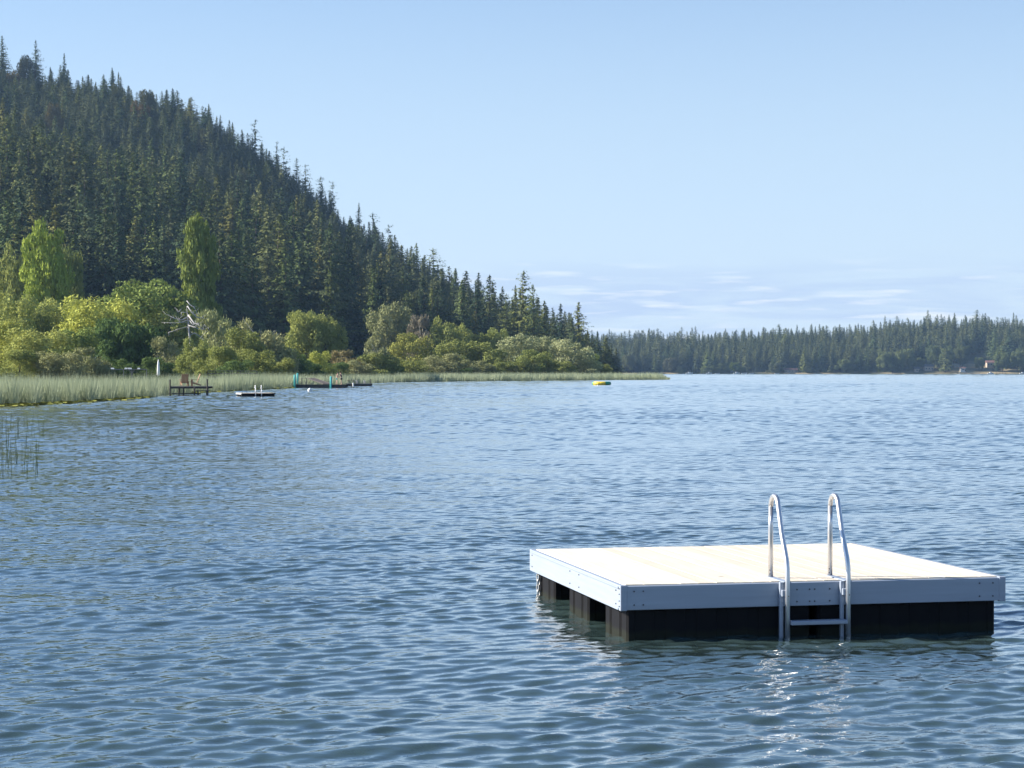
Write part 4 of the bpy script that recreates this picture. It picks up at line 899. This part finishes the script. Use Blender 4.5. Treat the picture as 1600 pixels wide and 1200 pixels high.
# ------------------------------------------------------------------ turquoise-post dock, second dock, people
DT = 243.0
def dock_planks(name, x0, x1, D, depth, z, label, mat, n):
    t = empty(name, ((x0 + x1) / 2, D, 0)); tag(t, label, 'dock'); L = x1 - x0
    me = MB().box((0, 0, 0), (L / n - .02, depth, .05)).mesh('plank', mat)
    for i in range(n): o = link('plank', me, t); o.location = (-L / 2 + L / n * (i + .5), depth / 2, z - .025)
    for y in (.04, depth - .04): MB().box((0, y, z - .05 - .13), (L, .08, .26)).build('beam', M['dark_wood'], t)
    MB().box((0, depth / 2, 0.02), (L - .15, depth - .25, .32)).build('float_drum', M['black_plastic'], t, bevel=.03)
    return t
def docks():
    t = dock_planks('floating_dock', X_at(447, DT), X_at(541, DT), DT, 2.6, .40, 'long low dark dock held by turquoise posts', M['dark_wood'], 34)
    for (px, y, top, lb) in ((460.5, -.14, Z_at(586, DT), 'front left'), (465, 2.75, Z_at(583.5, DT + 2.7), 'back'), (517, -.14, Z_at(588.5, DT), 'front right')):
        p = empty('mooring_post', (X_at(px, DT + y), DT + y, 0)); tag(p, {'front left': 'turquoise mooring post at the front left of the long dock', 'back': 'tallest turquoise mooring post, behind the left end of the long dock', 'front right': 'turquoise mooring post near the right end of the long dock'}[lb], 'post', 'turquoise mooring posts')
        MB().lathe([(.125, -1), (.125, top - .06), (.11, top - .02)], 14).build('sleeve', M['turquoise'], p, True); MB().lathe([(.13, top - .03), (.13, top), (.03, top + .05)], 14).build('cap', M['turquoise'], p)
    b = empty('wooden_rack', (X_at(475, DT + 1.6), DT + 1.6, .40)); tag(b, 'pale open wooden rack standing on the long dock beside the left posts', 'rack')
    for sx in (-.3, .3):
        for sy in (-.2, .2): MB().box((sx, sy, .4), (.06, .06, .8)).build('leg', M['pale_wood'], b)
    for z in (.3, .78): MB().box((0, 0, z), (.7, .5, .05)).build('shelf', M['pale_wood'], b)
    r = empty('gangway', (X_at(497, DT + 6), DT + 6, 0)); tag(r, 'dark gangway sloping from the reeds down to the long dock', 'gangway')
    a = Vector((X_at(481, 262) - r.location.x, 16, 1.15)); e = Vector((X_at(512, DT + 2.6) - r.location.x, -3.4, .44)); d = (e - a); side = Vector((d.y, -d.x, 0)).normalized()
    for k in range(24):
        c = a.lerp(e, (k + .5) / 24); MB().box(c, (1.0, d.length / 24 - .03, .05), d.to_track_quat('Y', 'Z').to_matrix()).build('plank', M['dark_wood'], r)
    for s in (-.52, .52): MB().tube([a + side * s + Vector((0, 0, .0)), e + side * s + Vector((0, 0, .0))], .07, 6).build('stringer', M['dark_wood'], r)
    # second dock to the right, further out
    D2 = 272.0
    t2 = dock_planks('floating_dock', X_at(541, D2), X_at(580, D2), D2, 2.2, .36, 'short low dock right of the two people', M['grey_wood'], 16)
    p = MB().lathe([(.10, -.8), (.10, .40), (.08, .46)], 10); o = p.build('dock_fender', M['white'], t2, True); o.location = (X_at(552, D2) - t2.location.x, -.12, 0)
    p = MB().tube([(X_at(579, D2) - t2.location.x, .1, -.6), (X_at(579, D2) - t2.location.x, .1, 1.0)], .05, 8).build('post', M['dark_wood'], t2)
    bn = empty('low_bench', (X_at(548, D2 + .9), D2 + .9, .36)); tag(bn, 'low red-brown bench on the short dock', 'bench')
    for i in range(3): MB().box((0, -.14 + .14 * i, .46), (1.0, .12, .05)).build('seat_slat', M['chair_wood'], bn)
    for sx in (-.4, .4): MB().box((sx, 0, .22), (.06, .36, .44)).build('leg', M['pale_wood'], bn)
    for (px, y, z, r_, lb) in ((557.5, .8, .36, .17, 'white bucket in the middle of the short dock'), (569.5, .9, .36, .15, 'white bucket near the right end of the short dock')):
        k = empty('bucket', (X_at(px, D2 + y), D2 + y, z)); tag(k, lb, 'bucket', 'white buckets'); MB().lathe([(r_ * .8, 0), (r_, .34), (r_ * 1.06, .34), (r_ * 1.06, .37), (r_ * .9, .37), (r_ * .85, .33)], 14).build('pail', M['white'], k, True)
        MB().tube([(r_ * 1.02 * math.cos(math.pi * j / 8), 0, .35 + r_ * .9 * math.sin(math.pi * j / 8)) for j in range(9)], .008, 5).build('handle', M['alu'], k)
docks()

def skin_mesh(name, V, E, Rr, mat, sub=2):
    me = bpy.data.meshes.new(name); me.from_pydata([tuple(v) for v in V], E, []); o = bpy.data.objects.new(name, me); COL.objects.link(o)
    o.modifiers.new('s', 'SKIN'); 
    for i, r in enumerate(Rr):
        sv = me.skin_vertices[0].data[i]; sv.radius = (r, r) if not isinstance(r, tuple) else r; sv.use_root = (i == 0)
    m = o.modifiers.new('d', 'SUBSURF'); m.levels = sub; m.render_levels = sub
    dg = bpy.context.evaluated_depsgraph_get(); dg.update()
    out = bpy.data.meshes.new_from_object(o.evaluated_get(dg)); bpy.data.objects.remove(o); bpy.data.meshes.remove(me)
    out.materials.clear(); out.materials.append(mat); out.polygons.foreach_set('use_smooth', [True] * len(out.polygons)); out.name = name
    return out
def person(loc, rz, scale, lean, arms, label, top_mat, short_mat, hair_mat):
    """figure facing +x, one skinned body; clothes are children"""
    t = empty('person', loc, rz); t.scale = (scale,) * 3; tag(t, label, 'person')
    V = []; E = []; Rr = []
    def v(p, r, par=None):
        V.append(Vector(p)); Rr.append(r); i = len(V) - 1
        if par is not None: E.append((par, i))
        return i
    def ln(x, z): return (x + math.sin(lean) * (z - .92) * 1.0, z if z < .92 else .92 + (z - .92) * math.cos(lean))
    def up(x, y, z): xx, zz = ln(x, z); return (xx, y, zz)
    pel = v((0, 0, .92), (.13, .10)); ch0 = v(up(0, 0, 1.12), (.12, .09), pel); ch1 = v(up(0, 0, 1.34), (.14, .10), ch0); nk = v(up(.01, 0, 1.47), .055, ch1); hd = v(up(.03, 0, 1.57), .085, nk); ht = v(up(.03, 0, 1.66), .095, hd); hc = v(up(.02, 0, 1.73), .06, ht)
    nose = v(up(.125, 0, 1.60), .018, hd)
    legs = []
    for s in (-1, 1):
        hip = v((0, s * .09, .86), .085, pel); kn = v((.05 - .05 * s, s * .10, .48), .058, hip); an = v((-.02 - .08 * s, s * .10, .09), .038, kn); hl = v((-.02 - .08 * s, s * .10, .035), .04, an); to = v((.14 - .08 * s, s * .12, .025), .03, hl); legs.append((hip, kn))
    sh_l = []
    for s, (ex, ez, wx, wz) in zip((-1, 1), arms):
        sh = v(up(0, s * .19, 1.40), .055, ch1); el = v(up(ex, s * .24, ez), .04, sh); wr = v(up(wx, s * .22, wz), .028, el); d = (V[wr] - V[el]).normalized()
        pm = v(V[wr] + d * .07, (.032, .018), wr); sh_l.append((sh, el))
        side = Vector((0, 1, 0))
        for k, ll in enumerate((.065, .078, .085, .075)):
            b_ = v(V[pm] + d * .045 + side * (k - 1.5) * .019, .0085, pm); f_ = v(V[b_] + d * ll * .6 + Vector((.01, 0, 0)), .008, b_); v(V[f_] + d * ll * .4 + Vector((.018, 0, 0)), .007, f_)
        th = v(V[wr] + d * .03 + side * -s * .035, .010, wr); v(V[th] + d * .05 + side * -s * .02, .009, th)
    link('body', skin_mesh('body', V, E, Rr, M['skin']), t)
    # shorts and top grown from the same joints
    sv = [V[pel] + Vector((0, 0, .06)), V[pel]]; se = [(0, 1)]; sr = [(.145, .115), (.145, .115)]
    for hip, kn in legs:
        sv += [V[hip], V[hip].lerp(V[kn], .6)]; sr += [.105, .095]; se += [(1, len(sv) - 2), (len(sv) - 2, len(sv) - 1)]
    link('shorts', skin_mesh('shorts', sv, se, sr, short_mat), t)
    if top_mat:
        sv = [V[ch1], V[ch0], V[pel].lerp(V[ch0], .2), V[ch1].lerp(V[nk], .4)]; se = [(0, 1), (1, 2), (0, 3)]; sr = [(.155, .115), (.135, .105), (.14, .11), .08]
        for sh, el in sh_l: sv += [V[sh], V[sh].lerp(V[el], .5)]; sr += [.068, .056]; se += [(0, len(sv) - 2), (len(sv) - 2, len(sv) - 1)]
        link('shirt', skin_mesh('shirt', sv, se, sr, top_mat), t)
    hv = [V[ht] + Vector((-.02, 0, .02)), V[hc] + Vector((0, 0, .01)), V[hd] + Vector((-.05, 0, .01))]
    link('hair', skin_mesh('hair', hv, [(0, 1), (0, 2)], [.105, .07, .07], hair_mat), t)
    eye = MB().lathe([(.004, -.012), (.012, 0), (.004, .012)], 8).mesh('eye', M['hair'])
    for s in (-1, 1):
        o = link('eye', eye, t); o.location = Vector(up(.105, s * .035, 1.63))
    return t
person((X_at(526, DT + 1.2), DT + 1.2, .40), R(0), .88, .22, [(.18, 1.18, .38, 1.05), (.10, 1.15, .30, .98)], 'person without shirt in teal shorts leaning forward on the long dock', None, M['teal_cloth'], M['hair'])
person((X_at(533.5, DT + 1.5), DT + 1.5, .40), R(160), .90, .16, [(.10, 1.15, .34, 1.12), (.12, 1.14, .32, 1.0)], 'person in black top with bare legs at the right end of the long dock', M['black_cloth'], M['black_cloth'], M['hair'])

# ------------------------------------------------------------------ buoys, trampoline, mooring raft
def buoy(px, py, r, label):
    D = Dw(py); t = empty('buoy', (X_at(px, D), D, 0)); tag(t, label, 'buoy', 'white buoys')
    MB().lathe([(r * math.sin(a), r * .55 - r * math.cos(a)) for a in [math.pi * k / 12 for k in range(1, 12)]], 16).build('ball', M['white'], t, True)
    MB().lathe([(r * .22, r * 1.5), (r * .22, r * 1.68), (r * .1, r * 1.74)], 10).build('eye_cap', M['white'], t)
buoy(484, 612, .22, 'round white buoy floating in front of the long dock')
buoy(934, 603, .10, 'tiny white buoy beside the inflatable trampoline')
def trampoline():
    D = Dw(601.5) ; t = empty('water_trampoline', (X_at(940, D), D, 0)); tag(t, 'yellow and green inflatable ring trampoline floating near the reeds', 'trampoline')
    Ro, r = 1.18, .27; n = 8
    for k in range(n):
        a0, a1 = 2 * math.pi * (k - .5) / n, 2 * math.pi * (k + .5) / n
        pts = [(Ro * math.cos(a), Ro * math.sin(a), .24 + .0 * a) for a in np.linspace(a0, a1, 7)]
        MB().tube(pts, r, 14, cap=False).build('tube_section', M['green'] if k in (0, 1, 7, 4, 3) and k != 3 else M['yellow'], t, True)
    MB().lathe([(.95, .34), (.95, .36), (.2, .35)], 24).build('jump_mat', M['mat_black'], t)
    for a in (-1.9, -1.2): MB().tube([(1.40 * math.cos(a), 1.40 * math.sin(a), .42), (1.46 * math.cos(a), 1.46 * math.sin(a), .25)], .025, 6).build('grab_handle', M['mat_black'], t)
trampoline()
def mooring_raft():
    D = 395.0; t = empty('mooring_raft', (X_at(646, D), D, 0)); tag(t, 'tiny dark raft with a thin post by the middle of the reeds', 'raft')
    for i in range(5): MB().box((-.56 + .28 * i, .5, .22), (.26, 1.0, .06)).build('plank', M['dark_wood'], t)
    for y in (.15, .85): MB().box((0, y, .06), (1.4, .25, .26)).build('drum', M['black_plastic'], t, bevel=.04)
    MB().tube([(.1, .4, 0), (.1, .4, .75)], .04, 6).build('post', M['dark_wood'], t)
mooring_raft()

# ------------------------------------------------------------------ houses, docks and boats on the far shore
def house(px, py_base, D, w, d, hw, hr, wall, roof, label, rz=0, nwin=3):
    z0 = Z_at(py_base, D); t = empty('house', (X_at(px, D), D, z0), rz); tag(t, label, 'house', 'houses on the far shore')
    MB().box((0, d / 2, hw / 2 - 2), (w, d, hw + 4)).build('wall', wall, t)
    o = .6
    rf = MB().add([(-w / 2 - o, -o, hw - .1), (w / 2 + o, -o, hw - .1), (w / 2 + o, d / 2, hw + hr), (-w / 2 - o, d / 2, hw + hr), (-w / 2 - o, d + o, hw - .1), (w / 2 + o, d + o, hw - .1)], [(0, 1, 2, 3), (3, 2, 5, 4), (0, 3, 4), (1, 5, 2), (0, 4, 5, 1)]).build('roof', roof, t)
    MB().box((w * .25, d * .6, hw + hr * .8), (.8, .8, 1.8)).build('chimney', M['grey_wood'], rf)
    for k in range(nwin):
        x = -w / 2 + w * (k + .5) / nwin
        f = MB().box((x, -.03, hw * .55), (w / nwin * .55, .1, hw * .42)).build('window', M['wall_white'], t); MB().box((x, -.09, hw * .55), (w / nwin * .47, .06, hw * .34)).build('pane', M['glass'], f)
    MB().box((w * .42, -.05, 1.0), (.9, .12, 2.0)).build('door', M['dark_wood'], t)
house(1452, 580, 2046, 9, 7, 5.0, 2.2, M['wall_tan'], M['roof_grey'], 'tan house with grey roof on the far shore, larger of the two tan ones')
house(1433, 581, 2040, 5, 5, 3.2, 1.5, M['wall_tan'], M['roof_grey'], 'small tan shed left of the tan house on the far shore', nwin=1)
house(1493, 571, 2072, 13, 8, 5.5, 2.5, M['wall_white'], M['roof_grey'], 'white house among trees above the far shore', nwin=5)
house(1549, 573, 2066, 9, 7, 4.5, 2.2, M['wall_tan'], M['roof_red'], 'tan house with red-brown roof right of the dry clearing', nwin=3)
house(1505, 580, 2038, 5, 5, 3, 1.4, M['wall_white'], M['roof_red'], 'little pale boathouse below the white house', nwin=1)
house(1236, 582, 2038, 13, 7, 2.6, 2.0, M['wall_tan'], M['roof_red'], 'low cabin with long red-brown roof on the far shoreline', nwin=4)
house(1145, 579, 2044, 4, 4, 3.2, 1.4, M['wall_white'], M['roof_grey'], 'tiny white cottage behind the boats on the far shore', nwin=1)
def boat(px, L, label, cabin=True, rz=0):
    D = 2005.0; t = empty('motor_boat', (X_at(px, D), D, 0), rz); tag(t, label, 'boat', 'boats along the far shore')
    B = L * .17; sec = [(-.5, .85, .9), (-.2, 1, .9), (.2, .95, 1.0), (.42, .5, 1.15), (.5, .04, 1.25)]
    V = []; Fc = []
    for (u, b, h) in sec: V += [(u * L, -B * b, h * L * .14), (u * L, -B * b * .7, -.15), (u * L, B * b * .7, -.15), (u * L, B * b, h * L * .14)]
    for i in range(4):
        a = 4 * i
        for j in range(4): Fc.append((a + j, a + (j + 1) % 4, a + 4 + (j + 1) % 4, a + 4 + j))
    Fc += [(0, 3, 2, 1), (16, 17, 18, 19)]
    MB().add(V, Fc).build('hull', M['white'], t)
    if cabin:
        c = MB().box((0, 0, L * .21), (L * .36, B * 1.4, L * .16)).build('cabin', M['white'], t); MB().box((L * .02, 0, L * .225), (L * .34, B * 1.44, L * .06)).build('window_band', M['glass'], c)
for px, L, cb, lb in ((1077, 7, 1, 'white cabin boat, leftmost on the far shore'), (1108, 6, 1, 'white cabin boat moored right of the leftmost far boat'), (1121, 5, 0, 'small open boat in the middle of the far boats'), (1151, 6.5, 1, 'white cabin boat in front of the bright green tree'), (1163, 6, 0, 'open white boat right of the cabin boat by the bright tree'), (1174, 5, 0, 'small open white boat, rightmost of the left cluster on the far shore'), (1214, 5, 0, 'small open white boat left of the red-roofed cabin'), (1548, 6, 1, 'white cabin boat moored near the right edge of the far shore'), (1598, 6, 1, 'white cabin boat at the very right edge of the far shore')):
    boat(px, L, lb, cb)
def far_dock(px0, px1, label, mat):
    D = 2008.0; x0, x1 = X_at(px0, D), X_at(px1, D); L = x1 - x0
    t = empty('shore_dock', ((x0 + x1) / 2, D, 0)); tag(t, label, 'dock', 'docks along the far shore')
    MB().box((0, 1, .75), (L, 2, .35)).build('deck', mat, t)
    for k in range(4): MB().box((-L / 2 + .3 + k * (L - .6) / 3, .2, .1), (.3, .3, 2.2)).build('post', M['dark_wood'], t)
far_dock(1499, 1530, 'long pale dock below the dry clearing on the far shore', M['wall_white'])
far_dock(1556, 1572, 'dark dock near the right edge of the far shore', M['dark_wood'])
far_dock(1394, 1408, 'dark dock in the middle of the far shore', M['dark_wood'])

# ------------------------------------------------------------------ haze
def haze():
    m = bpy.data.materials.new('haze_air'); m.use_nodes = True; n = m.node_tree.nodes; n.clear()
    out = n.new('ShaderNodeOutputMaterial'); v = n.new('ShaderNodeVolumePrincipled'); v.inputs['Color'].default_value = (.42, .66, 1.0, 1); v.inputs['Density'].default_value = HAZE; v.inputs['Anisotropy'].default_value = .2
    m.node_tree.links.new(v.outputs[0], out.inputs['Volume'])
    o = MB().box((0, 1500, 146), (6400, 3600, 300)).build('haze', m); tag(o, 'thin blue summer haze over the lake', kind='stuff')
HAZE = 0.00007
haze()
